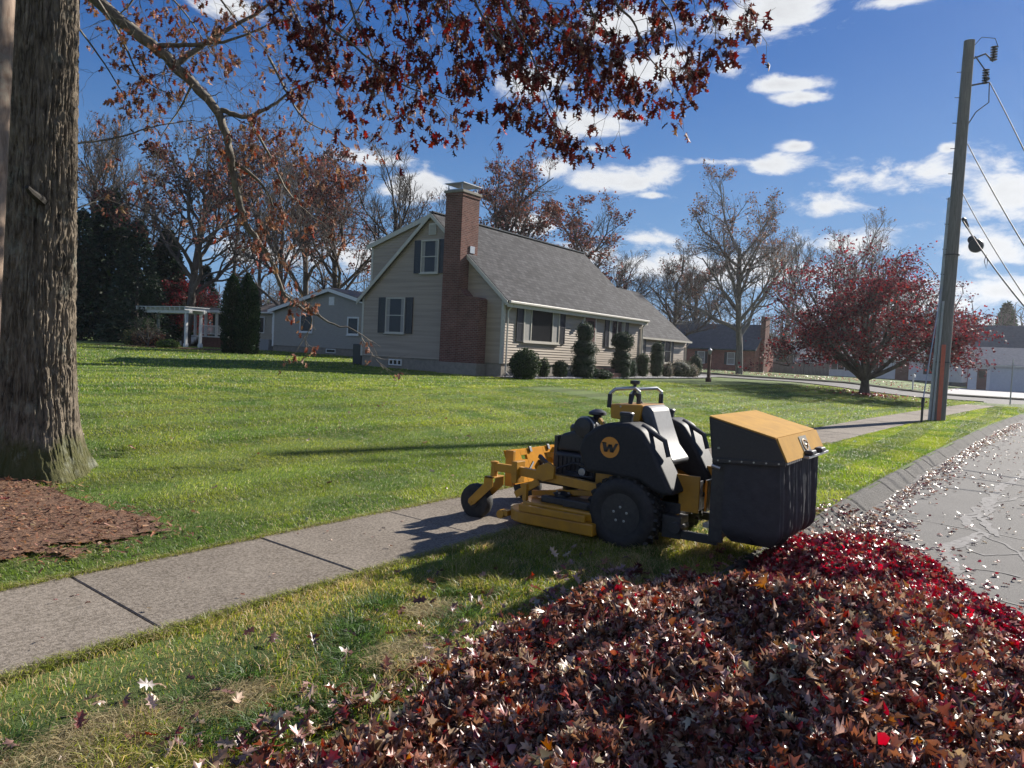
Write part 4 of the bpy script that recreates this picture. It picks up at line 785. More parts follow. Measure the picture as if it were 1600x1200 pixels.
def far_houses():
    # brick house
    X = 88.; zb = .5; y0 = 26.7; y1 = 46.; D = 7.5
    H = off_empty('brick_house', (X+4, 36, zb), 'red brick house with dark roof behind the big bare maple', 'house')
    ze, zr = 3.3, 6.1; xr = X+3.8
    m = MB(); m.prism([(X, zb-.6), (X+7.4, zb-.6), (X+7.4, ze), (xr, zr), (X, ze)], 'Y', y0, y1); m.build('wall', M['brick2'], H)
    r = MB(); s = (zr-ze)/3.8
    roof_slab(r, [(X-.4, y0-.15, ze-.4*s+.1), (X-.4, y1, ze-.4*s+.1), (xr, y1, zr+.1), (xr, y0-.15, zr+.1)], .15); roof_slab(r, [(X+7.8, y0-.15, ze-.4*s+.1), (X+7.8, y1, ze-.4*s+.1), (xr, y1, zr+.1), (xr, y0-.15, zr+.1)], .15)
    r.build('roof', M['roofdark'], H)
    c = MB(); c.box(X+1.6, X+3.2, y0-.55, y0-.001, .2, 6.9); c.box(X+1.5, X+3.3, y0-.62, y0, 6.9, 7.05); c.build('chimney', M['brick'], H)
    ww = MB()
    for (a, b, z0, z1, sh) in ((29.0, 29.9, 1.35, 2.75, .3), (32.6, 33.5, 1.35, 2.75, .3), (37.8, 39., 1.7, 2.7, None), (42, 43.2, 1.5, 2.7, .4)):
        window(H, 'X-', X-.01, a, b, z0, z1, frame='white', glass='curtain', rails=(.5,), shutters=sh, louv=False)
    d = MB(); d.box(X-.08, X, 35.2, 36.5, zb, 2.85); dd = d.build('door', M['white'], H); q = MB(); q.box(X-.1, X-.081, 35.5, 36.2, 1.7, 2.6); childof(q, 'pane', M['glass'], H, dd)
    window(H, 'Y-', y0-.01, X+4.1, X+5.2, 1.6, 2.9, frame='shutter', sill=False)
    # white ranch with shutters
    X = 100.; zb = .1; y0, y1 = 7.0, 25.5
    H = off_empty('white_house', (X+4, 16, zb), 'long low white house with dark shutters behind the crimson maple', 'house')
    m = MB(); m.box(X, X+8, y0, y1, zb+.45, 3.1); m.build('wall', M['whitehouse'], H); m = MB(); m.box(X+.04, X+7.9, y0+.04, y1-.04, -.5, zb+.45); m.build('foundation', M['roofdark'], H)
    r = MB(); roof_slab(r, [(X-.4, y0-.3, 3.0), (X-.4, y1+.3, 3.0), (X+4, y1+.3, 4.9), (X+4, y0-.3, 4.9)], .15); roof_slab(r, [(X+8.4, y0-.3, 3.0), (X+8.4, y1+.3, 3.0), (X+4, y1+.3, 4.9), (X+4, y0-.3, 4.9)], .15); r.build('roof', M['roofgrey'], H)
    for (a, b) in ((19.4, 21.0), (15.6, 17), (9.2, 10.4)): window(H, 'X-', X-.01, a, b, 1.3, 2.7, frame='white', mull=(.5,), shutters=.45, louv=False)
    d = MB(); d.box(X-.06, X, 12.4, 13.8, zb+.3, 2.6); dd = d.build('door', M['doorbrown'], H); q = MB(); q.box(X-1.2, X-.061, 12.1, 14.2, zb-.2, zb+.4); q.build('doorstep', M['brick'], H)
    # garage house
    X = 92.; zb = .05; y1 = 5.9; y0 = -4.
    H = off_empty('garage_house', (X+3, 1, zb), 'pale house with a wide white garage door at the end of the street', 'house')
    m = MB(); m.prism([(y0, -.4), (y1, -.4), (y1, 2.75), (y0, 2.75)], 'X', X, X+7); m.build('wall', M['whitehouse'], H)
    r = MB(); roof_slab(r, [(X-.4, y0-.3, 2.65), (X-.4, y1+.3, 2.65), (X+3.4, y1+.3, 4.5), (X+3.4, y0-.3, 4.5)], .15); roof_slab(r, [(X+7.4, y0-.3, 2.65), (X+7.4, y1+.3, 2.65), (X+3.4, y1+.3, 4.5), (X+3.4, y0-.3, 4.5)], .15); r.build('roof', M['roofgrey'], H)
    g = MB(); g.box(X-.04, X, -.6, 3.95, 0, 2.35)
    gd = g.build('garage_door', M['bluedoor'], H); q = MB()
    for k in range(4):
        for j in range(4): q.box(X-.06, X-.041, -.5+j*1.12, .5+j*1.12, .1+k*.56, .55+k*.56)
    childof(q, 'door_panel', M['bluedoor'], H, gd)
    d = MB(); d.box(X-.05, X, 4.25, 5.1, 0, 2.15); dd = d.build('door', M['doorbrown'], H); q = MB(); q.box(X-.06, X-.051, 4.4, 4.95, 1.2, 1.95); childof(q, 'pane', M['glass'], H, dd)
    q = MB(); q.box(X-.42, X-.38, y0-.3, y1+.3, 2.5, 2.62); q.build('gutter', M['white'], H)
    # taller house behind
    X = 108.; H = off_empty('gabled_house', (X+3, 2, 0), 'dark roofed two storey house rising behind the garage at far right', 'house')
    m = MB(); m.box(X, X+8, -9, 8.2, -.4, 5.0); m.build('wall', M['brick2'], H); r = MB(); roof_slab(r, [(X-.4, -9.4, 4.9), (X-.4, 8.5, 4.9), (X+4, 8.5, 7.7), (X+4, -9.4, 7.7)], .15); roof_slab(r, [(X+8.4, -9.4, 4.9), (X+8.4, 8.5, 4.9), (X+4, 8.5, 7.7), (X+4, -9.4, 7.7)], .15); r.build('roof', M['roofdark'], H)
    # board fence
    X = 96.; F = off_empty('board_fence', (X, 24, .3), 'grey weathered board fence between the brick house and the white house', 'fence')
    m = MB(); y = 20.4
    while y < 28.6: m.box(X, X+.03, y, y+.14, .0, 1.95+.05*random.random()); y += .155
    m.build('fence_board', M['fence'], F); m = MB(); m.box(X+.031, X+.08, 20.4, 28.6, .5, .6); m.box(X+.031, X+.08, 20.4, 28.6, 1.5, 1.6); m.build('fence_rail', M['fence'], F)
    for k in range(4): m = MB(); m.box(X-.08, X+.06, 20.3+k*2.75, 20.44+k*2.75, 0, 2.1); m.build('fence_post', M['fence'], F)
far_houses()

# ------------------------------------------------------------------ street furniture
def utility_pole():
    B = (28.7, 2.55, -.1); T = np.array(onX(1515, 64, 28.7)); lean = np.array([0, 0, 0.])
    P = off_empty('utility_pole', (28.7, 2.55, 0), 'tall grey wooden utility pole leaning slightly beside the sidewalk', 'utility pole')
    b0 = np.array([28.7, 2.60, -.2]); top = np.array([28.7, float(T[1]), float(T[2])])
    at_ = lambda t: b0+(top-b0)*t
    n = 24; pts = [at_(k/n) for k in range(n+1)]; m = MB(); m.tube(pts, [.215-.055*k/n for k in range(n+1)], 20); m.build('pole', M['polewood'], P, smooth=True)
    # conduit guard on the left (camera-left = +y)
    m = MB(); m.tube([at_(.01)+[-.06, .24, 0], at_(.30)+[-.06, .21, 0], at_(.60)+[-.06, .19, 0]], .055, 10); m.build('conduit', M['guard'], P, smooth=True)
    m = MB(); m.tube([at_(.012)+[-.2, .13, 0], at_(.33)+[-.2, .11, 0]], .035, 8); m.build('conduit', M['guard'], P, smooth=True)
    m = MB(); m.box(28.7-.26, 28.7-.20, 2.50, 2.62, -.02, 2.5); m.build('ground_wire_guard', M['orange'], P, bevel=.01)
    
    for tt_ in (.17, .45): m = MB(); m.lathe([(.23, 0), (.23, .03)], tuple(at_(tt_)), 'Z', 20); m.build('band', M['darkmetal'], P)
    A = lambda px, py: np.array(onX(px, py, 28.7))
    # crossarm bits and insulators at the top
    m = MB(); m.tube([A(1512, 95)+[0, 0, 0], A(1540, 84), A(1552, 96)], .03, 6); m.tube([A(1510, 135), A(1536, 130), A(1546, 122)], .03, 6); m.tube([A(1520, 74), A(1534, 58), A(1555, 60), A(1560, 74)], .012, 5); m.tube([A(1546, 128), A(1545, 160), A(1525, 175), A(1512, 195)], .018, 6); m.tube([A(1524, 88), A(1545, 118)], .02, 6)
    m.build('insulator_bracket', M['darkmetal'], P, smooth=True)
    for (x, y) in ((1553, 84), (1540, 120)):
        c = A(x, y); m = MB(); pr = []
        for k in range(6): pr += [(.045, -.22+k*.08), (.11, -.19+k*.08), (.045, -.16+k*.08)]
        m.lathe(pr, tuple(c), 'Z', 12); m.build('insulator', M['darkmetal'], P, smooth=True)
    for k in range(9): m = MB(); z = at_(.4+k*.065); m.bar(z+[-.1, .12, 0], z+[-.1, .28, 0.02], .02, .02); m.build('step_bolt', M['darkmetal'], P)
    # wires towards the right, past the camera's right side
    W_ = off_empty('overhead_cables', (28.7, 2.5, 9), 'thin overhead cables running from the pole out of frame to the right', 'cable')
    def wire(p, q, r, sag, nm='cable'):
        p, q = np.array(p), np.array(q); m = MB(); m.tube([p+(q-p)*t-np.array([0, 0, sag*4*t*(1-t)]) for t in np.linspace(0, 1, 24)], r, 6); m.build(nm, M['rubber'], W_)
    E = lambda px, py, d: at(px, py, d)
    wire(A(1546, 128), E(1690, 430, 16), .016, -.1); wire(A(1512, 225), E(1700, 540, 14), .016, .15); wire(A(1503, 300), E(1700, 600, 14), .014, .2); wire(A(1503, 342), E(1700, 585, 15), .02, .25)
    S = off_empty('splice_case', (28.7, 2.2, 6), 'black cable splice drum hanging on the cable right of the pole', 'splice case')
    c = A(1525, 384); m = MB(); m.lathe([(.0, -.09), (.2, -.08), (.22, -.03), (.22, .03), (.2, .08), (0, .09)], tuple(c), 'X', 20); m.lathe([(.0, -.06), (.13, -.06), (.13, .06), (0, .06)], tuple(A(1519, 375)), 'X', 14); m.build('drum', M['blackp'], S, smooth=True)
    m = MB(); a, b = A(1505, 340), A(1512, 355); m.tube([a, a*.8+b*.2, b], [.03, .07, .05], 8); m.tube([b, A(1518, 366)], .02, 6); m.build('shackle', M['darkmetal'], S)
    m = MB(); m.tube([A(1541, 398), A(1543, 408), A(1541, 420), A(1538, 408), A(1541, 398)], .012, 5); m.build('cable_loop', M['darkmetal'], S)
    G = off_empty('guy_wire', (27, 2.85, 0), 'thin guy wire and stake left of the utility pole', 'guy wire')
    g0 = np.array([26.7, 2.86, 0]); m = MB(); m.tube([g0+[0, 0, .7], at_(.38)+[0, .2, 0]], .018, 6); m.build('wire', M['metal'], G)
    m = MB(); m.tube([g0-[0, 0, .1], g0+[0, 0, .75]], .035, 8); m.tube([g0+[0, 0, .5], g0+[.02, 0, .8]], .05, 8); m.build('stake', M['darkmetal'], G)
utility_pole()

def lamp_post():
    x, y = 39.6, 14.4; z = float(zt(x, y)); L_ = off_empty('lamp_post', (x, y, z), 'brown wooden lamp post with a small lantern on the front lawn', 'lamp post')
    m = MB(); m.box(x-.07, x+.07, y-.07, y+.07, z-.1, z+1.45); m.box(x-.12, x+.12, y-.12, y+.12, z-.05, z+.22); m.build('post', mat('brown_post', (.10, .045, .03), .7, (.06, .03, .02), 10), L_)
    m = MB(); m.lathe([(.05, 0), (.08, .04), (.12, .22), (.125, .24), (.02, .34), (.015, .4)], (x, y, z+1.45), 'Z', 8); m.build('lantern', M['metal'], L_)
    x, y = 66.6, 7.9; z = float(zt(x, y)); B = off_empty('mailbox', (x, y, z), 'small pale mailbox on a post behind the crimson maple', 'mailbox')
    m = MB(); m.box(x-.05, x+.05, y-.05, y+.05, z-.1, z+1.0); m.build('post', M['white'], B); m = MB(); m.prism([(y-.12, z+1.0), (y+.12, z+1.0), (y+.12, z+1.15), (y+.07, z+1.24), (y-.07, z+1.24), (y-.12, z+1.15)], 'X', x-.28, x+.2); m.build('box', M['white'], B)
    x, y = 50.7, 1.15; z = 0.; S = off_empty('street_sign', (x, y, z), 'thin metal street sign post at the corner near the garage', 'sign')
    m = MB(); m.tube([(x, y, -.1), (x, y, 2.35)], .035, 8); m.build('post', M['metal'], S); m = MB(); m.box(x-.35, x+.35, y-.02, y+.02, 2.36, 2.52); m.build('sign_plate', M['guard'], S)
lamp_post()

# ------------------------------------------------------------------ the stand-on mower
def mower():
    T = off_empty('stand_on_mower', (6.35, 2.9, 0), 'yellow and black stand-on mower with rear collection bag straddling the sidewalk', 'mower')
    px = lambda x, y, X: tuple(float(v) for v in onX(x, y, X))
    YZ = lambda pts, X: [(px(x, y, X)[1], px(x, y, X)[2]) for x, y in pts]
    def part(m, name, mt, bevel=.006, parent=None, **k):
        if parent is not None: return childof_b(m, name, mt, parent, bevel, **k)
        return m.build(name, mt, T, bevel=bevel, **k)
    def childof_b(m, name, mt, parent, bevel=0, **k):
        off = Vector(T.location); m.v = [tuple(Vector(v)-off) for v in m.v]; return m.build(name, mt, parent, bevel=bevel, **k)
    # drive wheels
    for X0, sgn in ((5.72, -1), (6.74, 1)):
        R_, w = .305, .25; cx = X0+w/2; c = (X0, 2.77, .30)
        m = MB(); m.lathe([(.17, .02), (.20, .0), (.255, .0), (.29, .02), (.303, .05), (.306, w/2), (.303, w-.05), (.29, w-.02), (.255, w), (.20, w), (.17, w-.02)], c, 'X', 56)
        wh = part(m, 'drive_wheel', M['rubber'], 0, smooth=True)
        m = MB()
        for k in range(26):                      # tread lugs
            a = 2*math.pi*k/26
            for s in range(4):
                aa = a+(s % 2)*math.pi/26; p = (c[0]+.03+s*.052, c[1]+math.cos(aa)*.307, c[2]+math.sin(aa)*.307); q = (p[0]+.042, p[1]+math.cos(aa+.05)*.0, p[2])
                m.bar(p, (p[0]+.045, c[1]+math.cos(aa+.07)*.307, c[2]+math.sin(aa+.07)*.307), .036, .024)
        childof_b(m, 'tread', M['rubber'], wh)
        o = X0 if sgn < 0 else X0+w
        m = MB(); h = [(.175, .012), (.165, .03), (.15, .045), (.09, .05), (.075, .02), (.0, .018)]
        m.lathe([(r, (z if sgn < 0 else -z)) for r, z in h], (o, c[1], c[2]), 'X', 36); childof_b(m, 'rim', M['darkmetal'], wh, smooth=True)
        for k in range(5):
            a = 2*math.pi*k/5+.3; m = MB(); m.lathe([(.012, 0), (.012, sgn*.02), (0, sgn*.022)], (o+(.05 if sgn < 0 else -.05)+sgn*.02, c[1]+.062*math.cos(a), c[2]+.062*math.sin(a)), 'X', 6)
            childof_b(m, 'lug_nut', M['metal'], wh)
        m = MB(); m.tube([(5.97, 2.77, .3), (6.1, 2.77, .3)] if sgn < 0 else [(6.62, 2.77, .3), (6.75, 2.77, .3)], .07, 14); part(m, 'wheel_motor', M['blackp'], .005)
    # casters
    for cx, cy, pv in ((5.86, 4.34, (5.86, 4.15)), (6.99, 4.50, (6.99, 4.28))):
        m = MB(); m.lathe([(.06, -.06), (.12, -.068), (.155, -.05), (.166, -.015), (.166, .015), (.155, .05), (.12, .068), (.06, .06)], (cx, cy, .166), 'X', 36)
        cw = part(m, 'caster_wheel', M['rubber'], 0, smooth=True)
        m = MB(); m.lathe([(.0, -.071), (.055, -.07), (.055, .07), (0, .071)], (cx, cy, .166), 'X', 18); childof_b(m, 'hub', M['blackp'], cw)
        m = MB()
        for s in (-1, 1):
            xx = cx+s*.088; m.prism([(pv[1]+.045, .43), (pv[1]-.05, .43), (pv[1]-.052, .34), (cy-.04, .15), (cy+.0, .13), (cy+.035, .155), (cy+.03, .19), (pv[1]+.05, .36)], 'X', xx-.006, xx+.006)
        m.box(cx-.094, cx+.094, pv[1]-.05, pv[1]+.045, .415, .43); m.tube([(cx-.1, cy, .166), (cx+.1, cy, .166)], .014, 8)
        part(m, 'caster_fork', M['yellow'], .003)
        m = MB(); m.tube([(cx, pv[1], .43), (cx, pv[1], .56)], .033, 16); m.lathe([(.04, .55), (.04, .565), (.0, .575)], (cx, pv[1], 0), 'Z', 16); part(m, 'caster_pivot', M['yellow'], 0)
    # frame rails from the pivots to the chassis
    m = MB(); m.bar((5.86, 4.13, .515), (5.87, 3.88, .515), .05, .075); m.bar((5.87, 3.9, .512), (5.90, 3.0, .455), .05, .08); part(m, 'frame_rail', M['yellow'], .005)
    m = MB(); m.bar((6.99, 4.26, .515), (6.95, 3.88, .515), .05, .075); m.bar((6.95, 3.9, .512), (6.86, 3.0, .455), .05, .08); part(m, 'frame_rail', M['yellow'], .005)
    m = MB(); m.box(5.80, 5.94, 3.86, 3.92, .40, .60); part(m, 'rail_clamp', M['yellow'], .005)
    m = MB(); m.prism(YZ([(834, 745), (842, 728), (858, 722), (868, 730), (866, 748), (850, 752)], 5.84), 'X', 5.82, 5.85); part(m, 'rail_gusset', M['yellow'], .003)
    m = MB(); m.bar(px(843, 712, 5.95), px(860, 730, 5.9), .03, .035); part(m, 'lift_lever', M['blackp'], .004)
    # perforated cross plate between the casters, in pieces around its slots
    m = MB(); ya, yb = 4.17, 4.2; xs = [6.18, 6.42, 6.52, 6.85, 6.98, 7.10]
    def zz(x): return -.03*(x-6.18)
    m.box(6.18, 6.42, ya, yb, .31, .625); m.box(6.52, 6.85, ya, yb, .31, .62); m.box(6.98, 7.10, ya, yb, .31, .62); m.box(6.42, 6.52, ya, yb, .31, .52); m.box(6.42, 6.52, ya, yb, .565, .622); m.box(6.85, 6.98, ya, yb, .31, .50); m.box(6.85, 6.98, ya, yb, .555, .618)
    m.v = [(x, y+(z-.31)*.42-.05, z) for x, y, z in m.v]; part(m, 'cross_plate', mat('matt_yellow_plate', (.50, .215, .012), .8, (.42, .18, .014), 9, spec=.05), .003)
    m = MB(); m.box(6.15, 6.19, 4.14, 4.23, .29, .64); m.box(7.09, 7.12, 4.14, 4.23, .29, .63); part(m, 'plate_flange', M['yellow'], .004)
    m = MB()
    for (x, z, a) in ((6.32, .42, .5), (6.55, .46, .6), (6.75, .44, .5)): m.bar((x-.05, 4.165, z-.03), (x+.05, 4.165, z+.03), .012, .018)
    for x in (6.6, 6.95): m.box(x-.02, x+.02, 4.15, 4.168, .59, .64)
    m.box(6.70, 6.78, 4.12, 4.168, .40, .50); m.v = [(x, y+(z-.31)*.42-.05, z) for x, y, z in m.v]; part(m, 'plate_bracket', M['darkmetal'], .002)
    # deck
    def plan(x0, x1, ya, yb, r, z0, z1, m):
        P = [(x0, ya), (x1, ya)]
        for k in range(7): a = math.pi/2*k/6; P.append((x1-r+r*math.cos(a), yb-r+r*math.sin(a)))
        P.append(((x0+x1)/2+.12, yb)); P.append(((x0+x1)/2, yb+.06)); P.append(((x0+x1)/2-.12, yb))
        for k in range(7): a = math.pi/2+math.pi/2*k/6; P.append((x0+r+r*math.cos(a), yb-r+r*math.sin(a)))
        m.prism(P, 'Z', z0, z1)
    m = MB(); plan(5.66, 7.02, 2.98, 3.93, .26, .085, .19, m); part(m, 'mower_deck', M['yellow'], .012)
    m = MB(); plan(5.73, 6.95, 3.0, 3.84, .24, .19, .27, m); part(m, 'deck_upper', M['yellow'], .014)
    m = MB(); m.bar((5.66, 3.05, .225), (5.66, 3.72, .225), .03, .06); part(m, 'deck_side_rail', M['yellow'], .006)
    m = MB(); m.box(5.74, 5.82, 3.90, 3.97, .10, .15); m.tube([(5.73, 3.975, .11), (5.81, 3.975, .11)], .04, 16); part(m, 'anti_scalp_roller', M['yellow'], .003)
    m = MB(); m.box(5.76, 5.80, 3.72, 3.76, .27, .42); m.bar((5.80, 3.62, .45), (5.80, 3.86, .30), .02, .06); part(m, 'deck_hanger', M['yellow'], .003)
    for (x, y) in ((5.95, 3.45), (6.35, 3.6), (6.75, 3.45)):
        m = MB(); m.lathe([(.10, .27), (.10, .30), (.075, .31), (.075, .345), (.09, .35), (.02, .37)], (x, y, 0), 'Z', 20); part(m, 'spindle_cover', M['blackp'], 0, smooth=True)
        m = MB()
        for k in range(4): m.tube([(x+.06*math.cos(k*1.57), y+.06*math.sin(k*1.57), .35), (x+.06*math.cos(k*1.57), y+.06*math.sin(k*1.57), .37)], .011, 6)
        part(m, 'spindle_bolt', M['metal'], 0)
    m = MB(); m.box(5.78, 5.95, 3.05, 3.35, .27, .34); m.box(5.82, 5.9, 3.35, 3.6, .27, .33); part(m, 'belt_cover', M['darkmetal'], .01)
    m = MB(); m.bar((6.0, 3.8, .30), (6.0, 3.1, .40), .04, .05); m.bar((6.7, 3.8, .30), (6.7, 3.1, .40), .04, .05); part(m, 'deck_arm', M['yellow'], .005)
    # chassis
    m = MB(); m.box(5.98, 6.72, 2.35, 3.1, .30, .42); m.box(6.0, 6.7, 3.1, 3.75, .40, .455); part(m, 'chassis', M['darkmetal'], .01)
    m = MB(); m.box(5.99, 6.01, 2.2, 3.15, .36, .66); m.box(5.9, 5.99, 2.9, 2.98, .5, .66); part(m, 'side_plate', M['yellow'], .004); m = MB(); m.box(6.69, 6.71, 2.2, 3.15, .36, .66); part(m, 'side_plate', M['yellow'], .004)
    # engine
    m = MB(); m.box(6.12, 6.6, 3.22, 3.66, .455, .70); m.prism([(3.22, .70), (3.66, .70), (3.62, .86), (3.50, .90), (3.22, .90)], 'X', 6.15, 6.58); part(m, 'engine', M['blackp'], .03, seg=3)
    m = MB()
    for k in range(9): m.box(6.108, 6.14, 3.25+k*.045, 3.28+k*.045, .50, .66)
    for k in range(7): m.box(6.16+k*.055, 6.185+k*.055, 3.655, 3.69, .5, .84)
    part(m, 'cooling_fin', M['darkmetal'], 0)
    m = MB(); m.lathe([(.0, -.02), (.12, -.01), (.16, .0), (.17, .05), (.15, .08), (0, .085)], (6.36, 3.45, .87), 'Z', 24); part(m, 'blower_housing', M['blackp'], 0, smooth=True)
    c = px(916, 667, 6.2); m = MB(); m.lathe([(0, -.01), (.085, 0), (.092, .02), (.092, .10), (.098, .105), (.098, .12), (.09, .125), (.09, .25), (.06, .26), (0, .26)], (6.12, c[1], c[2]), 'X', 28); part(m, 'air_filter_canister', M['blackp'], 0, smooth=True)
    m = MB(); m.lathe([(.099, .0), (.1015, .004), (.1015, .016), (.099, .02)], (6.16, c[1], c[2]), 'X', 28); part(m, 'canister_clamp', M['metal'], 0)
    c = px(933, 662, 6.3); m = MB(); m.lathe([(.03, -.08), (.03, .03), (.036, .04), (.04, .075), (.075, .08), (.085, .09), (.08, .11), (.03, .135), (0, .137)], (6.3, c[1], c[2]), 'Z', 20); part(m, 'pre_cleaner', M['blackp'], 0, smooth=True)
    m = MB(); m.bar(px(937, 655, 6.15), px(957, 684, 6.05), .03, .035); part(m, 'console_strut', M['yellow'], .004)
    m = MB(); a = px(912, 700, 6.0); m.tube([a, px(925, 695, 6.0), px(934, 688, 6.0)], [.02, .028, .018], 8); m.tube([px(934, 688, 6.0), px(934, 679, 6.0)], .014, 8); part(m, 'exhaust_pipe', M['metal'], 0, smooth=True)
    m = MB(); m.lathe([(.0, 0), (.036, .0), (.036, .07), (0, .07)], (6.04, 3.32, .55), 'X', 18); part(m, 'oil_filter', M['metal'], .004)
    m = MB(); m.box(6.05, 6.15, 3.36, 3.5, .46, .54); m.tube([(6.04, 3.7, .47), (6.03, 3.55, .56), (6.06, 3.42, .62), (6.1, 3.3, .6)], .012, 6); m.tube([(6.03, 3.78, .48), (6.0, 3.62, .5), (6.04, 3.2, .52)], .010, 6); m.box(6.2, 6.5, 3.68, 3.80, .46, .52); part(m, 'hose_and_battery', M['darkmetal'], .006)
    # fuel tanks
    prof = [(903, 702), (912, 681), (930, 667), (948, 661), (982, 661), (1003, 672), (1019, 700), (1037, 740), (1052, 775), (1034, 775), (1020, 768), (998, 752), (949, 742), (915, 738)]
    for X0, lab in ((5.74, 'decal'), (6.63, None)):
        P = YZ(prof, 5.75); m = MB(); m.prism(P, 'X', X0, X0+.30); tk = part(m, 'fuel_tank', M['tankp'], .035, seg=4, smooth=True)
        m = MB(); c = YZ([(978, 664)], 5.9)[0]; m.lathe([(.055, -.05), (.055, .015), (.062, .018), (.062, .04), (.055, .048), (0, .05)], (X0+.17, c[0], c[1]+.06), 'Z', 20); childof_b(m, 'fuel_cap', M['blackp'], tk)
        m = MB(); a, b, c, d = YZ([(992, 672), (1006, 688), (1022, 700), (1030, 722)], 5.75); m.tube([(X0+.15, a[0], a[1]+.03), (X0+.15, b[0]-.02, b[1]+.05), (X0+.15, c[0]-.03, c[1]+.05), (X0+.15, d[0]-.02, d[1]+.03)], .022, 8); childof_b(m, 'grip', M['blackp'], tk, smooth=True)
        if lab:
            c = YZ([(953, 699)], X0)[0]; m = MB(); m.lathe([(0, -.004), (.088, -.004), (.088, 0), (0, 0)], (X0-.001, c[0], c[1]), 'X', 40); dc = childof_b(m, 'round_badge', mat('badge_orange', (.62, .25, .03), .45), tk)
            m = MB(); w, h = .060, .052   # letter W as slanted strokes, reading left to right along -y
            def stroke(a, b, t=.015):
                (u0, v0), (u1, v1) = a, b; q = [(u0-t, v0), (u0+t, v0), (u1+t, v1), (u1-t, v1)]; m.prism([(c[0]-u, c[1]+v) for u, v in q], 'X', X0-.011, X0-.0052)
            sh = .012; stroke((-w+sh*.6, h*.75), (-w*.55, -h*.75)); stroke((-w*.55, -h*.75), (0+sh*.4, h*.5), .012); stroke((0+sh*.4, h*.5), (w*.40, -h*.75)); stroke((w*.40, -h*.75), (w+sh*.6, h*.75), .012)
            stroke((-w+sh*.6-.006, h*.75), (-w+sh*.6+.006, h*.60), .022)
            childof_b(m, 'badge_letter', M['blackp'], dc)
    # console, controls and backrest pad
    P = YZ([(953, 631), (1030-26, 633), (1001, 648), (998, 660), (954, 653)], 6.1); m = MB(); m.prism(P, 'X', 6.1, 6.58); part(m, 'control_console', M['yellow'], .01)
    m = MB(); m.box(6.16, 6.2, 2.95, 3.0, .7, 1.06); m.box(6.46, 6.5, 2.95, 3.0, .7, 1.06); m.box(6.2, 6.5, 2.9, 3.05, .42, 1.05); part(m, 'console_column', M['blackp'], .008)
    m = MB()
    for q in YZ([(970, 635), (972, 647)], 6.1): m.tube([(6.092, q[0], q[1]), (6.102, q[0], q[1])], .008, 8)
    part(m, 'console_bolt', M['metal'], 0)
    cy = float(px(985, 632, 6.3)[1]); z0 = 1.17
    for (x0, x1, yo) in ((6.10, 6.30, .06), (6.34, 6.58, -.03)):
        m = MB(); m.tube([(x0, cy+.05+yo, z0-.02), (x0, cy+.04+yo, z0+.11), (x0+.01, cy+.0+yo, z0+.145), (x1-.02, cy-.10+yo, z0+.16), (x1, cy-.14+yo, z0+.13), (x1, cy-.14+yo, z0-.01)], .016, 10); part(m, 'steering_bar', M['metal'], 0, smooth=True)
        m = MB(); m.tube([(x0, cy+.05+yo, z0-.02), (x0, cy+.045+yo, z0+.10)], .021, 10); part(m, 'bar_grip', M['blackp'], 0, smooth=True)
        m = MB(); m.tube([(x1, cy-.14+yo, z0+.11), (x1, cy-.14+yo, z0-.01)], .021, 10); part(m, 'bar_grip', M['blackp'], 0, smooth=True)
    m = MB(); m.tube([(6.22, cy-.03, z0-.02), (6.30, cy-.03, z0+.12)], .014, 8); m.tube([(6.46, cy-.06, z0-.02), (6.32, cy-.03, z0+.12)], .014, 8); m.tube([(6.31, cy-.03, z0+.1), (6.31, cy-.03, z0+.20)], .016, 8); m.lathe([(.03, .19), (.045, .20), (.045, .225), (.0, .23)], (6.31, cy-.03, z0), 'Z', 14); part(m, 'control_lever', M['blackp'], 0, smooth=True)
    m = MB(); m.box(6.18, 6.52, cy-.12, cy+.06, z0-.005, z0+.012); part(m, 'console_top', M['darkmetal'], .004)
    P = YZ([(1001, 636), (1009, 633), (1019, 640), (1027, 670), (1036, 698), (1052, 722), (1046, 730), (1024, 705), (1010, 672), (1000, 648)], 6.12)
    m = MB(); m.prism(P, 'X', 6.12, 6.50); part(m, 'backrest_pad', M['pad'], .022, seg=4, smooth=True)
    # operator station behind the wheels
    P = YZ([(1032, 768), (1062, 768), (1062, 812), (1050, 826), (1034, 824)], 6.0); m = MB(); m.prism(P, 'X', 5.99, 6.03); part(m, 'rear_fender', M['yellow'], .004)
    yb = 2.18; m = MB(); m.box(6.12, 6.2, yb, yb+.02, .36, .62); m.box(6.30, 6.52, yb, yb+.02, .36, .62); m.box(6.2, 6.3, yb, yb+.02, .36, .40); m.box(6.2, 6.3, yb, yb+.02, .58, .62); part(m, 'rear_panel', M['yellow'], .003)
    m = MB(); m.box(6.2, 6.3, yb+.03, yb+.05, .4, .58); m.box(6.2, 6.46, yb+.16, yb+.3, .3, .56); part(m, 'cushion_backing', M['blackp'], .004)
    m = MB(); m.box(6.0, 6.6, 1.98, 2.16, .255, .29); m.box(6.0, 6.6, 1.97, 1.985, .23, .31); part(m, 'foot_platform', M['metal'], .003)
    m = MB(); m.bar((6.72, 2.42, .20), (6.72, 1.98, .20), .04, .07); part(m, 'bagger_mount', M['blackp'], .005)
    m = MB(); m.bar((5.86, 2.42, .20), (5.86, 1.98, .20), .04, .07); m.tube([(5.8, 2.32, .25), (6.0, 2.32, .25)], .05, 12); m.box(5.83, 6.0, 2.28, 2.44, .16, .34); part(m, 'bagger_mount', M['blackp'], .005)
    m = MB(); m.bar((5.92, 2.36, .34), (5.92, 2.30, .17), .03, .05); part(m, 'hitch_lever', M['yellow'], .008)
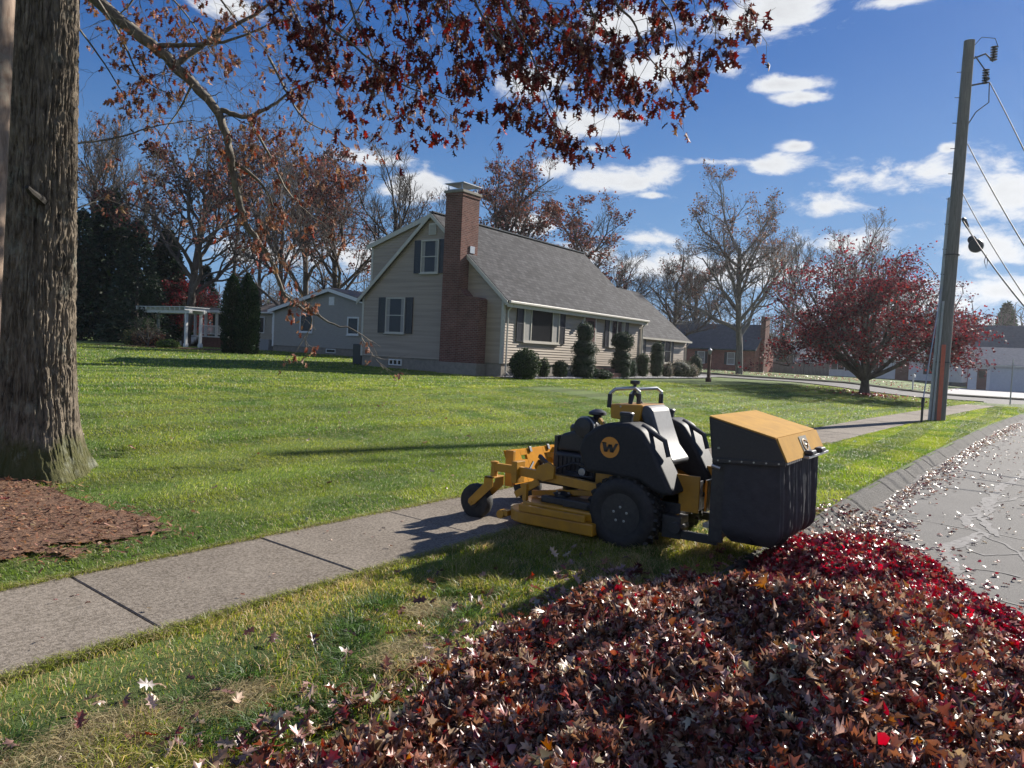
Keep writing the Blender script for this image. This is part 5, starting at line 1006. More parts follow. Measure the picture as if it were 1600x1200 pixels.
    # bagger
    m = MB(); m.box(5.80, 5.84, 1.93, 2.04, .20, .82); m.box(6.80, 6.84, 1.93, 2.04, .20, .82); m.box(5.84, 6.80, 1.98, 2.02, .70, .76); m.box(5.84, 6.8, 1.98, 2.02, .2, .26); part(m, 'bagger_frame', M['darkmetal'], .004)
    hood = YZ([(1110, 652), (1212, 687), (1228, 723), (1114, 716)], 5.75)
    X0, X1 = 5.75, 6.93
    side = MB(); side.prism(hood, 'X', X0, X0+.012); part(side, 'bagger_hood_side', M['blackp'], .004); side = MB(); side.prism(hood, 'X', X1-.012, X1); part(side, 'bagger_hood_side', M['blackp'], .004)
    (a, b, c, d) = hood
    m = MB(); e = .014
    m.prism([a, b, (b[0], b[1]+e), (a[0]+.01, a[1]+e)], 'X', X0-.004, X1+.004); m.prism([b, c, (c[0]-e, c[1]), (b[0]-e, b[1]+e*.8)], 'X', X0-.004, X1+.004); part(m, 'bagger_lid', M['yellowtop'], .003)
    m = MB(); m.prism([a, d, (d[0]+.01, d[1]), (a[0]+.01, a[1])], 'X', X0, X1); part(m, 'hood_front', M['blackp'], .003)
    fr = MB(); fr.prism([(d[0]+.002, d[1]+.004), (c[0], c[1]+.004), (c[0], c[1]-.03), (d[0]+.002, d[1]-.03)], 'X', X0-.012, X0+.004); part(fr, 'hood_rim', M['blackp'], .003)
    fr = MB(); fr.prism([(a[0]-.03, a[1]-.02), (b[0]+.01, b[1]-.025), (b[0]+.008, b[1]-.032), (a[0]-.03, a[1]-.028)], 'X', X0-.004, X0); part(fr, 'hood_seam', M['darkmetal'], 0)
    for k in range(6):
        t = (k+.5)/6; rv = MB(); rv.tube([(X0-.007, d[0]+(c[0]-d[0])*t, d[1]-.012+(c[1]-d[1])*t), (X0-.001, d[0]+(c[0]-d[0])*t, d[1]-.012+(c[1]-d[1])*t)], .007, 8); rv.v = [(x-.012, y, z) for x, y, z in rv.v]; part(rv, 'rivet', M['metal'], 0)
    # little printed plate on the lip
    lip = lambda x, t: (x, b[0]-e+(c[0]-b[0])*t-.005, b[1]+e*.8*(1-t)+(c[1]-b[1])*t+.001)
    m = MB(); m.add([lip(6.28, .85), lip(6.50, .85), lip(6.50, .12), lip(6.28, .12)], [(0, 1, 2, 3)]); pl = part(m, 'lid_decal', mat('grey_decal', (.20, .19, .16), .7, (.15, .145, .125), 30, spec=.1), 0)
    m = MB(); f2 = lambda x, t: (x, lip(x, t)[1]-.003, lip(x, t)[2]); ring = []
    for k in range(15): th = .7+k/14*4.9; ring.append(f2(6.37+.055*math.cos(th), .5-.24*math.sin(th)))
    m.tube(ring, .006, 4); m.tube([f2(6.37, .5), f2(6.42, .5), f2(6.42, .72)], .006, 4); m.tube([f2(6.44, .35), f2(6.47, .45), f2(6.44, .6)], .005, 4); childof_b(m, 'decal_emblem', M['yellow'], pl)
    m = MB(); y_, z_ = c[0]-.03, c[1]+.0; m.bar((6.22, y_, z_-.0), (6.88, y_, z_-.0), .05, .02); part(m, 'latch_bar', M['metal'], .003)
    for x in (6.34, 6.66): m = MB(); m.box(x-.07, x+.07, y_-.035, y_+.03, z_+.011, z_+.05); part(m, 'latch', M['darkmetal'], .012)
    m = MB()
    for k in range(8): m.box(X0+.02+k*.055, X0+.045+k*.055, c[0]-.008, c[0]+.01, c[1]-.02, c[1]-.001)
    part(m, 'lid_teeth', M['metal'], 0)
    # three canvas bags: rear face with soft vertical folds
    yf, yr_ = 1.93, c[0]+.035
    XE = [5.775, 6.15, 6.52, 6.90]
    for k in range(3):
        x0, x1 = XE[k]+.004, XE[k+1]-.004; nu, nv = 26, 18; g = []
        P = []
        for (fx, fy, n) in (((x0, yf), (x0, yr_), 10), ((x0, yr_), (x1, yr_), 30), ((x1, yr_), (x1, yf), 10), ((x1, yf), (x0, yf), 10)):
            for q in range(n): t = q/n; P.append((fx[0]+(fy[0]-fx[0])*t, fx[1]+(fy[1]-fx[1])*t, t if n == 30 else -1))
        n = len(P); V = []
        for j in range(nv+1):
            v = j/nv; z = .225+(c[1]-.235)*v; rnd = .07*max(0, 1-v*6)**2
            for (x, y, t) in P:
                if t >= 0: y -= .028*math.sin(math.pi*t)*(.4+.6*math.sin(math.pi*min(1, v+.15)))+.016*math.sin(t*17+k*2+v*2.2)*math.sin(math.pi*t)*(1-v*.5)+.010*math.sin(t*31+v*5+k)
                y += rnd*(1 if y < (yf+yr_)/2 else -1); x += rnd*(.6 if x < (x0+x1)/2 else -.6)
                V.append((x, y, z))
        F = [(j*n+q, j*n+(q+1) % n, (j+1)*n+(q+1) % n, (j+1)*n+q) for j in range(nv) for q in range(n)]; F += [tuple(range(n))[::-1], tuple(range(nv*n, nv*n+n))]
        m = MB(); m.add(V, F); part(m, 'grass_bag', M['canvas'], 0, smooth=True)
    m = MB(); m.tube([(5.78, 1.97, .78), (5.76, 2.03, .80)], .015, 8); m.tube([px(1122, 700, 5.74), px(1124, 700, 5.75)], .01, 6); part(m, 'frame_bolt', M['metal'], 0)
    return T
mower()

# ------------------------------------------------------------------ trees
def tubes(polys, min_sides=3):
    """polys: list of (pts (n,3), radii (n,)); returns V, F4"""
    groups = {}
    for p, r in polys: groups.setdefault((len(p), 9 if r[0] > .09 else 5 if r[0] > .025 else 3), []).append((p, r))
    Vs = []; Fs = []; b = 0
    for (n, s), L_ in groups.items():
        P = np.stack([a for a, _ in L_]); Rr = np.stack([c for _, c in L_]); m = len(P)
        D = np.gradient(P, axis=1); D /= np.linalg.norm(D, axis=2, keepdims=True)+1e-9
        ref = np.where(np.abs(D[:, :1, 2:3]) < .9, np.array([0, 0, 1.]), np.array([1., 0, 0])); ref = np.broadcast_to(ref, D.shape)
        U = ref-D*(ref*D).sum(2, keepdims=True); U /= np.linalg.norm(U, axis=2, keepdims=True)+1e-9; Wv = np.cross(D, U)
        t = 2*np.pi*np.arange(s)/s
        V = P[:, :, None]+(U[:, :, None]*np.cos(t)[:, None]+Wv[:, :, None]*np.sin(t)[:, None])*Rr[:, :, None, None]
        i, j, k = np.meshgrid(np.arange(m), np.arange(n-1), np.arange(s), indexing='ij'); a = i*n*s+j*s+k; c = i*n*s+j*s+(k+1) % s
        Fs.append(np.stack([a, c, c+s, a+s], -1).reshape(-1, 4)+b); Vs.append(V.reshape(-1, 3)); b += m*n*s
    return np.concatenate(Vs), np.concatenate(Fs)
def grow(g, h=10., r=.26, trunk=.3, limbs=9, nch=(0, 5, 5, 4), ang=(35, 60), ratio=(.62, .52, .52, .55), up=.10, wig=.16, lev=4, spread=1., rmin=.009, fork=True, droop=0.):
    """a broadleaf skeleton about h metres tall standing at the origin; returns polylines and twig ends"""
    polys = []; tips = []
    def br(p, d, L_, r0, lv):
        n = (9, 7, 6, 5, 4, 3)[min(lv, 5)]; pts = [p]; st = L_/(n-1); dd = d.copy()
        for k in range(n-1):
            dd = dd+g.normal(size=3)*wig*(1.0 if lv else .35); dd[2] += up*(1 if lv else .3)-droop*(lv >= 3); dd /= np.linalg.norm(dd); pts.append(pts[-1]+dd*st)
        pts = np.array(pts); tt = np.linspace(0, 1, n); rr = np.maximum(r0*(1-tt*(.72 if lv else .45)), rmin); polys.append((pts, rr))
        if lv >= lev: tips.append(pts[1:]); return
        nc = limbs if lv == 0 else nch[min(lv, len(nch)-1)]
        for c in range(nc):
            t = trunk/1.0 if (lv == 0 and c == 0) else ((trunk+(1-trunk)*(c+g.uniform(0, .7))/nc) if lv == 0 else .22+.78*(c+g.uniform(0, .9))/nc)
            t = min(t, 1.); f = t*(n-1); i = min(int(f), n-2); q = pts[i]+(pts[i+1]-pts[i])*(f-i); dr = pts[i+1]-pts[i]; dr /= np.linalg.norm(dr)
            a = R(g.uniform(*ang))*(spread if lv == 0 else 1); az_ = (c*2.4+g.uniform(-.5, .5)) if lv == 0 else g.uniform(0, 6.28)
            ref = np.array([1., 0, 0]) if abs(dr[2]) > .8 else np.array([0, 0, 1.]); u = np.cross(dr, ref); u /= np.linalg.norm(u); w = np.cross(dr, u)
            nd_ = dr*math.cos(a)+(u*math.cos(az_)+w*math.sin(az_))*math.sin(a)
            rl = ratio[min(lv, len(ratio)-1)]*g.uniform(.75, 1.15)*((1.15-.45*t) if lv == 0 else (1.2-.6*t)); rc = max(rr[i]*(.62 if lv == 0 else .6), rmin)
            br(q, nd_, L_*rl, rc, lv+1)
    br(np.zeros(3), np.array([g.normal()*.02, g.normal()*.02, 1.]), h*.72, r, 0)
    return polys, tips
def fit(polys, tips, h):
    z = max(p[:, 2].max() for p, _ in polys); s = h/z
    return [(p*s, r*s) for p, r in polys], [t*s for t in tips]
def tree_meshes(name, g, polys, tips, nleaf, size, pal, barkm, leafm, clump=None, jit=.12, keep=None, hang=None, shape=QUAD):
    V, F = tubes(polys); mt = bpy.data.meshes.new('x'); tr = npmesh('trunk', V, [F], barkm, smooth=True); cr = None
    if nleaf:
        T = np.concatenate([t for t in tips]); 
        if keep is not None:
            w = keep(T); w = w/w.sum(); idx = g.choice(len(T), nleaf, p=w)
        else:
            w = np.clip(fbm(T[:, 0]*.35+T[:, 2]*.2, T[:, 1]*.35+T[:, 2]*.3, 77)-.33, .01, 1)**1.5; w /= w.sum(); idx = g.choice(len(T), nleaf, p=w)
        pos = T[idx]+g.normal(size=(nleaf, 3))*jit
        v, f, c = leaves(shape, pos, g.uniform(.6, 1.2, nleaf)*size, g, pick(g, nleaf, pal), curl=.4, down=hang)
        cr = npmesh('crown', v, [f], leafm, col=c)
    return tr, cr
RUS = [(.16,.065,.048,3),(.11,.045,.038,3),(.20,.075,.05,1.5),(.26,.12,.085,1),(.08,.035,.03,2)]
BRN = [(.16,.085,.055,3),(.10,.055,.04,3),(.22,.12,.08,1)]
CRM = [(.10,.022,.028,3),(.16,.025,.032,2.5),(.27,.03,.038,1.2),(.07,.018,.022,2.4),(.36,.06,.05,.35)]
GRN = [(.018,.04,.018,3),(.028,.055,.022,3),(.012,.028,.014,2),(.045,.07,.02,.6)]
NIGHT = [(.022,.045,.026,3),(.032,.06,.032,2),(.014,.03,.018,2),(.06,.07,.04,.4)]
protos = {}
def proto(key, seed, h, gk, nleaf=0, size=.16, pal=BRN, bark='barkbg', leaf='leafbg', **tk):
    g = np.random.default_rng(seed); polys, tips = grow(g, h=h, **gk); polys, tips = fit(polys, tips, h); protos[key] = (tree_meshes(key, g, polys, tips, nleaf, size, pal, M[bark], M[leaf], **tk), h)
proto('bare', 21, 14, dict(r=.22, trunk=.30, limbs=11, ang=(22, 48), up=.09, nch=(0, 8, 7, 5)), 500, .13, BRN)
proto('baretall', 22, 16, dict(r=.20, trunk=.42, limbs=9, ang=(18, 42), up=.11, nch=(0, 7, 7, 5)), 900, .13, BRN)
proto('russet', 23, 14, dict(r=.26, trunk=.24, limbs=12, ang=(28, 58), up=.07, nch=(0, 8, 7, 5)), 6200, .17, RUS, keep=lambda T: np.clip(fbm(T[:, 0]*.5, T[:, 1]*.5+T[:, 2]*.4, 78)-.36, .004, 1)**1.3*(.25+T[:, 2]/14))
proto('russetb', 24, 14, dict(r=.26, trunk=.34, limbs=10, ang=(25, 55), up=.08, nch=(0, 8, 7, 5)), 4200, .17, RUS, keep=lambda T: np.clip(fbm(T[:, 0]*.5, T[:, 1]*.5+T[:, 2]*.4, 79)-.38, .004, 1)**1.3*(T[:, 2]/14)**1.6)
proto('maple', 25, 15, dict(r=.34, trunk=.22, limbs=13, ang=(28, 62), up=.085, nch=(0, 9, 7, 6), spread=1., ratio=(.74, .55, .5, .5)), 3800, .14, BRN, bark='barkgrey', keep=lambda T: np.clip(fbm(T[:, 0]*.4, T[:, 1]*.4+T[:, 2]*.4, 80)-.40, .002, 1)**1.2*(T[:, 2]/15)**3)
def place_tree(key, px, py_base, depth, py_top, label, rz=0., wide=1., cat='tree', group=None, name='tree'):
    d = ray(px, py_base); p = CAM+d*depth; z = float(zt(p[0], p[1]))-.05
    h = (CAMH+ray(px, py_top)[2]*depth)-z; (tr, cr), h0 = protos[key]; s = h/h0
    o = empty(name, (p[0], p[1], z), label, cat, group, rz); o.scale = (s*wide, s*wide, s)
    for m in (tr, cr):
        if m is None: continue
        c = m if not m.get('_used') else m.copy()
        if c is not m: C.objects.link(c)
        m['_used'] = 1; c.parent = o
    return o
# conifers: drooping boughs of needle sprays
def conifer(seed, h, w, n, pal, size=.5, shape='cone', base=.05, name='c'):
    g = np.random.default_rng(seed); polys = [(np.stack([np.zeros(8), np.zeros(8), np.linspace(0, h, 8)], 1), np.linspace(h*.016, .02, 8))]
    zz_ = base*h+(h*(1-base))*g.uniform(0, 1, n)**(1.25 if shape == 'cone' else 1.); tt = (zz_-base*h)/(h*(1-base))
    rad = w/2*((1-tt)**.8+.02 if shape == 'cone' else np.sqrt(np.clip(1-(tt*1.02)**3.2, 0, 1))*np.clip(.75+tt*.9, 0, 1))
    a = g.uniform(0, 6.28, n); lump = .72+.5*fbm(a*1.6+zz_*.0, zz_*2.2/ max(h/8, 1), seed)
    rr = rad*lump*np.sqrt(g.uniform(.12, 1, n)); pos = np.stack([rr*np.cos(a), rr*np.sin(a), zz_-(rr*.22 if shape == 'cone' else 0)], 1)
    for k in range(60 if shape == 'cone' else 0):
        z = h*(.08+.85*k/60); q = g.uniform(0, 6.28); L_ = w/2*(1-z/h)**.8*.9; e = np.array([math.cos(q)*L_, math.sin(q)*L_, z-L_*.2]); polys.append((np.array([[0, 0, z], e*.5+np.array([0, 0, z*.5+.05*L_]), e]), np.array([.04, .025, .01])))
    V, F = tubes(polys); tr = npmesh('trunk', V, [F], M['barkbg'], smooth=True)
    dn = np.stack([np.cos(a)*.8, np.sin(a)*.8, np.full(n, -.35 if shape == 'cone' else 1.1)], 1)
    SP = np.array([(0, 0), (.18, .25), (.12, .6), (.22, .7), (0, 1.), (-.2, .72), (-.1, .55), (-.2, .3)])
    v, f, c = leaves(SP, pos, g.uniform(.6, 1.3, n)*size, g, pick(g, n, pal), curl=.5, down=dn); return tr, npmesh('crown', v, [f], M['needle'], col=c)
protos['spruce'] = (conifer(31, 12, 6.5, 6500, NIGHT, .42), 12)
protos['pine'] = (conifer(32, 14, 7.5, 10000, GRN, .6, base=.12), 14)
protos['arbor'] = (conifer(33, 5, 1.35, 9000, GRN, .16, 'col', base=.0), 5)

place_tree('baretall', 158, 530, 66, 178, 'tall bare tree rising just right of the big foreground oak trunk', .4, 1.05)
place_tree('bare', 196, 530, 72, 215, 'second bare tree from the big foreground trunk, behind the dark evergreens', 1.9, .9)
place_tree('russet', 291, 520, 58, 172, 'russet oak with spreading upright limbs above the white pergola', 2.2, 1.05)
place_tree('baretall', 352, 520, 75, 190, 'thin bare tree just left of the two dark arborvitae', 3.1, .8)
place_tree('baretall', 413, 500, 62, 196, 'straight slim tree standing right of the arborvitae and above the pale ranch house', 5.0, .75)
place_tree('bare', 452, 500, 56, 240, 'crooked bare limbed tree behind the ranch house roof', .2, .9)
place_tree('russet', 528, 500, 66, 236, 'russet red crowned oak just left of the cape house', 4.1, .95)
place_tree('russetb', 475, 505, 74, 200, 'tall russet tree behind the ranch house, left of the red crowned oak', 1.2, .9)
place_tree('bare', 598, 500, 58, 226, 'bare fine twigged tree behind the dormer end of the cape house', 2.6, 1.0)
place_tree('bare', 655, 500, 62, 285, 'low bare tree behind the ridge left of the brick chimney', 4.4, 1.2)
place_tree('russet', 768, 500, 58, 236, 'brick red oak rising over the ridge just right of the chimney', .9, .95)
place_tree('russetb', 903, 510, 64, 306, 'rusty brown oak behind the right end of the main ridge', 3.4, 1.25)
place_tree('bare', 985, 520, 66, 385, 'small bare tree above the lower wing roof of the cape house', 5.5, 1.3)
place_tree('bare', 1040, 530, 72, 380, 'bare tree between the wing roof and the brick house', 3.0, 1.25)
place_tree('russetb', 1085, 540, 98, 400, 'brownish tree right behind the left end of the brick house', .5, 1.3)
place_tree('maple', 1155, 581, 70, 256, 'large bare spreading maple with brown top leaves in front of the brick house', 2.4, .92)
place_tree('baretall', 1213, 575, 105, 352, 'leaning bare tree between the brick house and the crimson maple', 2.0, 1.2)
place_tree('bare', 1318, 570, 118, 330, 'hazy bare tree rising behind the crimson maple', 3.6, 1.0)
place_tree('bare', 1395, 570, 125, 395, 'bare tree behind the crimson maple, left of the utility pole', 5.6, 1.2)
place_tree('pine', 1568, 560, 122, 474, 'dark pine standing behind the garage roof at far right', 0., 1.0)
for k, (x, d, t, w, lab) in enumerate(((126, 62, 330, 1.3, 'dark evergreen directly right of the big oak trunk'), (168, 64, 300, 1.25, 'tallest dark evergreen of the shaded row behind the pergola'), (212, 60, 345, 1.3, 'dark evergreen behind the left corner of the pergola'),
                                       (258, 66, 360, 1.25, 'dark evergreen behind the middle of the pergola'), (318, 70, 415, 1.4, 'low dark evergreen between pergola and arborvitae'), (90, 70, 330, 1.3, 'dark evergreen half hidden by the big oak trunk'))):
    place_tree('spruce' if k % 2 == 0 else 'pine', x, 534, d, t, lab, k*1.3, w*.85, 'evergreen', 'dark evergreens along the back boundary', 'spruce_tree')
place_tree('arbor', 361, 546, 42.5, 431, 'left one of the tall narrow arborvitae beside the gazebo', 0., 1.0, 'arborvitae', 'tall narrow arborvitae', 'arborvitae')
place_tree('arbor', 384, 547, 42., 430, 'middle one of the tall narrow arborvitae, nearest the ranch house wall', 2., 1.0, 'arborvitae', 'tall narrow arborvitae', 'arborvitae')
place_tree('arbor', 393, 546, 43., 445, 'right one of the tall narrow arborvitae, partly behind its neighbour', 4., .8, 'arborvitae', 'tall narrow arborvitae', 'arborvitae')
place_tree('arbor', 230, 545, 56., 450, 'small arborvitae peeping over the pergola roof', 1., 1.1, 'arborvitae', None, 'arborvitae')

def crimson(px, py, depth, top, width, label, seed, nleaf=30000, dense=True):
    g = np.random.default_rng(seed); d = ray(px, py); p = CAM+d*depth; z = float(zt(p[0], p[1]))-.05; h = CAMH+ray(px, top)[2]*depth-z
    polys = []; tips = []; T = off_empty('maple_tree', (p[0], p[1], z), label, 'tree'); T['_off'] = 0
    stems = 15 if dense else 5
    for k in range(stems):
        a = k*2.399; e = R(g.uniform(20, 62)) if k else .1; L_ = h*g.uniform(.8, 1.05)*(.72+.28*abs(math.sin(e)))
        pos = np.array([0, 0, h*.09+.25*g.uniform()]); dd = np.array([math.cos(a)*math.sin(e), math.sin(a)*math.sin(e), math.cos(e)]); pts = [pos]
        for q in range(8): dd = dd+g.normal(size=3)*.09+np.array([0, 0, .05]); dd /= np.linalg.norm(dd); pts.append(pts[-1]+dd*L_/8)
        pts = np.array(pts); polys.append((pts, np.linspace(.13, .025, 9)*h/9))
        for q in range(10):
            t = g.uniform(.25, 1.); i = min(int(t*8), 7); b = pts[i]; dr = pts[i+1]-pts[i]; dr /= np.linalg.norm(dr); v = dr*.5+g.normal(size=3)*.6*np.array([1, 1, .45]); v /= np.linalg.norm(v); pp = [b]; l2 = h*g.uniform(.22, .4)*(1.1-.4*t)
            for s in range(5): v = v+g.normal(size=3)*.15; v[2] *= .9; v /= np.linalg.norm(v); pp.append(pp[-1]+v*l2/5)
            pp = np.array(pp); polys.append((pp, np.linspace(.035, .01, 6)*h/9))
            for s in range(5):
                i2 = g.integers(1, 5); v2 = (pp[i2]-pp[i2-1]); v2 = v2/np.linalg.norm(v2)+g.normal(size=3)*.6*np.array([1, 1, .4]); v2 /= np.linalg.norm(v2); p3 = np.array([pp[i2]+v2*l2*.45*u for u in (0, .33, .66, 1.)]); p3[:, 2] += g.normal(size=4)*.04; polys.append((p3, np.array([.012, .01, .008, .006]))); tips.append(p3[1:]); tips.append(pp[3:5])
    nodes = np.concatenate([q[2:] for q, _ in polys]); rxy = width/2
    for k in range(520 if dense else 120):
        u = g.normal(size=3); u[2] = abs(u[2])*1.0-.15; u[2] = max(u[2], .75) if (dense and math.hypot(u[0], u[1]) < .55) else u[2]; u /= np.linalg.norm(u); f = g.uniform(.55, 1.0)*(.85+.3*vn(np.array([u[0]*3+9]), np.array([u[1]*3+u[2]*2]), seed)[0]); t3 = np.array([u[0]*rxy*f, u[1]*rxy*f, h*(.30+.70*max(u[2], -.2)*f)])
        if dense and math.hypot(t3[0], t3[1]) < rxy*.42 and t3[2] < h*.52: continue
        dn = np.linalg.norm((nodes-t3)*np.array([1, 1, .8]), axis=1)+.6*np.maximum(0, nodes[:, 2]-t3[2]+.2); b0 = nodes[dn.argmin()]; mid = (b0+t3)/2+np.array([0, 0, .12*np.linalg.norm(t3-b0)]); pp = np.array([b0, (b0+mid)/2, mid, (mid+t3)/2, t3]); polys.append((pp, np.linspace(.03, .008, 5)))
        for s in range(5):
            v2 = t3-b0; v2 = v2/(np.linalg.norm(v2)+.01)*.6+g.normal(size=3)*np.array([.7, .7, .28]); p3 = pp[g.integers(3, 5)]+v2[None]*np.linspace(0, g.uniform(.4, .9), 4)[:, None]; polys.append((p3, np.array([.010, .008, .007, .005]))); tips.append(p3)
    polys.append((np.array([[0, 0, -.1], [0, 0, .15], [.02, 0, h*.06], [0, 0, h*.12]]), np.array([.42, .30, .24, .2])*h/9))
    # crown leans: width scale in the two ground directions
    zmax = max(q[:, 2].max() for q, _ in polys); rmx = max(np.abs(q[:, :2]).max() for q, _ in polys); sxy = width/2/rmx; szz = h/zmax
    polys = [(q*np.array([sxy, sxy, szz]), r) for q, r in polys]; tips = [q*np.array([sxy, sxy, szz]) for q in tips]
    tr = npmesh('trunk', *tubes(polys)[:1], [tubes(polys)[1]], M['barkbg'], smooth=True, parent=T)
    TT = np.concatenate(tips); # flat layered sprays; thin towards the camera-right upper side
    side = (TT@np.array([rtv[0], rtv[1], 0]))/(width/2)
    w = np.clip(fbm(TT[:, 0]*.55, TT[:, 1]*.55+TT[:, 2]*.9, seed)-.34, .01, 1)**1.1*(1.25-.55*np.exp(-((side-.28)/.26)**2)*(TT[:, 2] > h*.38))*(1.05+.1*(TT[:, 2]/h)**2); w = w/w.sum()
    pos = TT[g.choice(len(TT), nleaf, p=w)]+g.normal(size=(nleaf, 3))*np.array([.26, .26, .12]); v, f, c = leaves(MAP, pos, g.uniform(.09, .17, nleaf), g, pick(g, nleaf, CRM), (0, 0, 1), 1.1, .4)
    npmesh('crown', v, [f], M['leafbg'], col=c, parent=T)
crimson(1350, 617, 43.5, 360, 14.0, 'wide crimson japanese maple with many stems on the front lawn', 91, 29000)
crimson(291, 534, 66, 425, 7.5, 'dark crimson understory maple behind the pergola', 92, 9000, False)

def distant_wood():
    g = np.random.default_rng(44); P = []; n = 1500
    for k in range(n):
        a = g.uniform(-.25, 1.85); r = g.uniform(135, 175); p = np.array([r*math.cos(a), r*math.sin(a), .3]); h = g.uniform(7, 13)*(.7+.6*fbm(np.array([a*6]), np.array([0.]), 45)[0]); d = np.array([g.normal()*.06, g.normal()*.06, 1.]); top = p+d*h
        P.append((np.array([p, p+(top-p)*.5, top]), np.array([.22, .12, .03])))
        for q in range(7):
            t = g.uniform(.3, .95); b = p+(top-p)*t; e = b+np.array([g.normal()*1.6, g.normal()*1.6, g.uniform(.8, 2.6)]); P.append((np.array([b, (b+e)/2+g.normal(size=3)*.15, e]), np.array([.07, .05, .02])))
    V, F = tubes(P); n = 26000; a = g.uniform(-.3, 1.9, n); r = g.uniform(130, 180, n); hh = 9*(.55+.7*fbm(a*7, a*0, 46)); pos = np.stack([r*np.cos(a), r*np.sin(a), g.uniform(0, 1, n)**1.5*hh], 1)
    v, f, c = leaves(QUAD, pos, g.uniform(.35, 1.0, n), g, pick(g, n, [(.05,.045,.035,4),(.03,.04,.02,3),(.09,.045,.03,1.5)])); V2 = np.concatenate([V, v])
    tag(npmesh('distant_wood', V2, [F, f+len(V)], [M['barkbg'], M['leafbg']], midx=np.r_[np.zeros(len(F)), np.ones(len(f))], col=np.concatenate([np.full((len(V), 3), .1), c])), 'far off wood of bare trees and brush beyond the houses', 'wood', kind='stuff')
distant_wood()

# ------------------------------------------------------------------ shrubs
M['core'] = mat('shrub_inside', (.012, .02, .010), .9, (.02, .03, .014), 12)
def shrub(name, x, y, blobs, label, cat, n=3500, pal=GRN, size=.05, rough=.11, group=None, stem=False):
    """blobs: list of (dx, dy, z, rx, rz)"""
    g = np.random.default_rng(int(abs(x*97+y*31)) % 99991); z0 = float(zt(x, y)); T = empty(name, (x, y, z0), label, cat, group)
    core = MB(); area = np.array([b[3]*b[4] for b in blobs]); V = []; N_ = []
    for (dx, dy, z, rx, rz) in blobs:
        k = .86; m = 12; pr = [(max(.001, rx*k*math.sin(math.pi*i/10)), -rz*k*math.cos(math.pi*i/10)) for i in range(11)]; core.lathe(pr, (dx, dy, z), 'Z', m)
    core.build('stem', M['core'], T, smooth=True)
    idx = g.choice(len(blobs), n, p=area/area.sum()); B = np.array(blobs)[idx]; u = g.normal(size=(n, 3)); u /= np.linalg.norm(u, axis=1)[:, None]
    rad = (1+rough*(g.uniform(-1.6, 1, n)))*(1+.16*(fbm(u[:, 0]*2.5+B[:, 2]*3, u[:, 1]*2.5+u[:, 2]*3, 12)-.5)*2)
    pos = B[:, :3]+u*np.stack([B[:, 3], B[:, 3], B[:, 4]], 1)*rad[:, None]
    inside = np.zeros(n, bool)
    for b in blobs: q = (pos-np.array(b[:3]))/np.array([b[3], b[3], b[4]]); inside |= (q**2).sum(1) < .62
    pos, u = pos[~inside], u[~inside]; n = len(pos)
    v, f, c = leaves(QUAD, pos, g.uniform(.6, 1.3, n)*size, g, pick(g, n, pal), up=u, spread=1.1, curl=.4); npmesh('foliage', v, [f], M['needle'], col=c, parent=T)
    return T
def fx(px, Y): return float(onY(px, 585, Y)[0])
YS = 17.35; E1 = [(.028,.05,.016,3),(.05,.075,.022,2),(.018,.035,.012,2),(.08,.10,.03,.5)]
def bsh(px, Y, blobs, label, cat='shrub', **k): return shrub('shrub', fx(px, Y), Y, blobs, label, cat, **k)
bsh(820, 17.2, [(0, 0, .58, .60, .60)], 'large round dark shrub at the front corner of the cape house', n=7000, pal=E1, size=.06)
bsh(849, 17.5, [(0, 0, .42, .26, .42)], 'small egg shaped bush between the large round shrub and the cylinder bush', n=2200, pal=E1)
bsh(875, 17.5, [(0, 0, .36, .34, .36), (0, 0, .55, .32, .25)], 'short cylinder shaped bush under the picture window', n=2600, pal=E1)
TOP1 = [(0, 0, .42, .60, .50), (0, 0, .85, .56, .40), (.03, 0, 1.35, .60, .32), (-.02, 0, 1.55, .50, .3), (0, 0, 2.05, .40, .42), (0, 0, 2.25, .38, .36)]
bsh(911, 17.3, TOP1, 'tiered topiary with a narrow cylinder head beside the front door', 'topiary', n=9000, pal=GRN)
bsh(939, 17.0, [(0, 0, .22, .52, .24)], 'low flat cushion bush between the two topiaries', n=2200, pal=GRN)
TOP2 = [(0, 0, .40, .52, .46), (0, 0, .80, .58, .34), (.0, 0, 1.2, .46, .26), (0, 0, 1.85, .56, .48), (0, 0, 1.95, .52, .40)]
bsh(970, 17.3, TOP2, 'tiered topiary with a wide ball head under the right hand window', 'topiary', n=9000, pal=GRN)
bsh(986, 17.6, [(0, 0, .5, .3, .5)], 'narrow bush tucked behind the ball headed topiary', n=1500, pal=GRN)
bsh(1004, 17.9, [(0, 0, .5, .32, .52), (0, 0, .95, .34, .4)], 'short clipped column bush left of the tall wing topiary', n=2500, pal=E1)
bsh(1025, 17.9, [(0, 0, .6, .40, .62), (0, 0, 1.2, .40, .6), (.05, 0, 1.7, .36, .35)], 'tall clipped column topiary in front of the wing window', 'topiary', n=4500, pal=GRN)
bsh(1042, 17.8, [(0, 0, .35, .35, .42), (.2, 0, .55, .25, .35)], 'brown twiggy bush right of the tall wing topiary', n=1800, pal=[(.22,.19,.14,3),(.14,.11,.08,2)], rough=.25)
bsh(1062, 17.9, [(0, 0, .5, .75, .55), (-.5, 0, .4, .5, .4), (.5, 0, .5, .5, .5)], 'wide loose grey green bush at the end of the wing', n=5000, pal=[(.09,.10,.06,3),(.06,.07,.04,2),(.16,.15,.10,1)], rough=.2)
bsh(1078, 17.6, [(0, 0, .4, .5, .45)], 'pale seed headed bush at the right end of the house bed', n=2200, pal=[(.28,.24,.18,3),(.12,.11,.07,2)], rough=.22)
bsh(1086, 18.6, [(0, 0, .7, .45, .75)], 'clipped green bush half behind the pale seed headed bush', n=2200, pal=GRN)
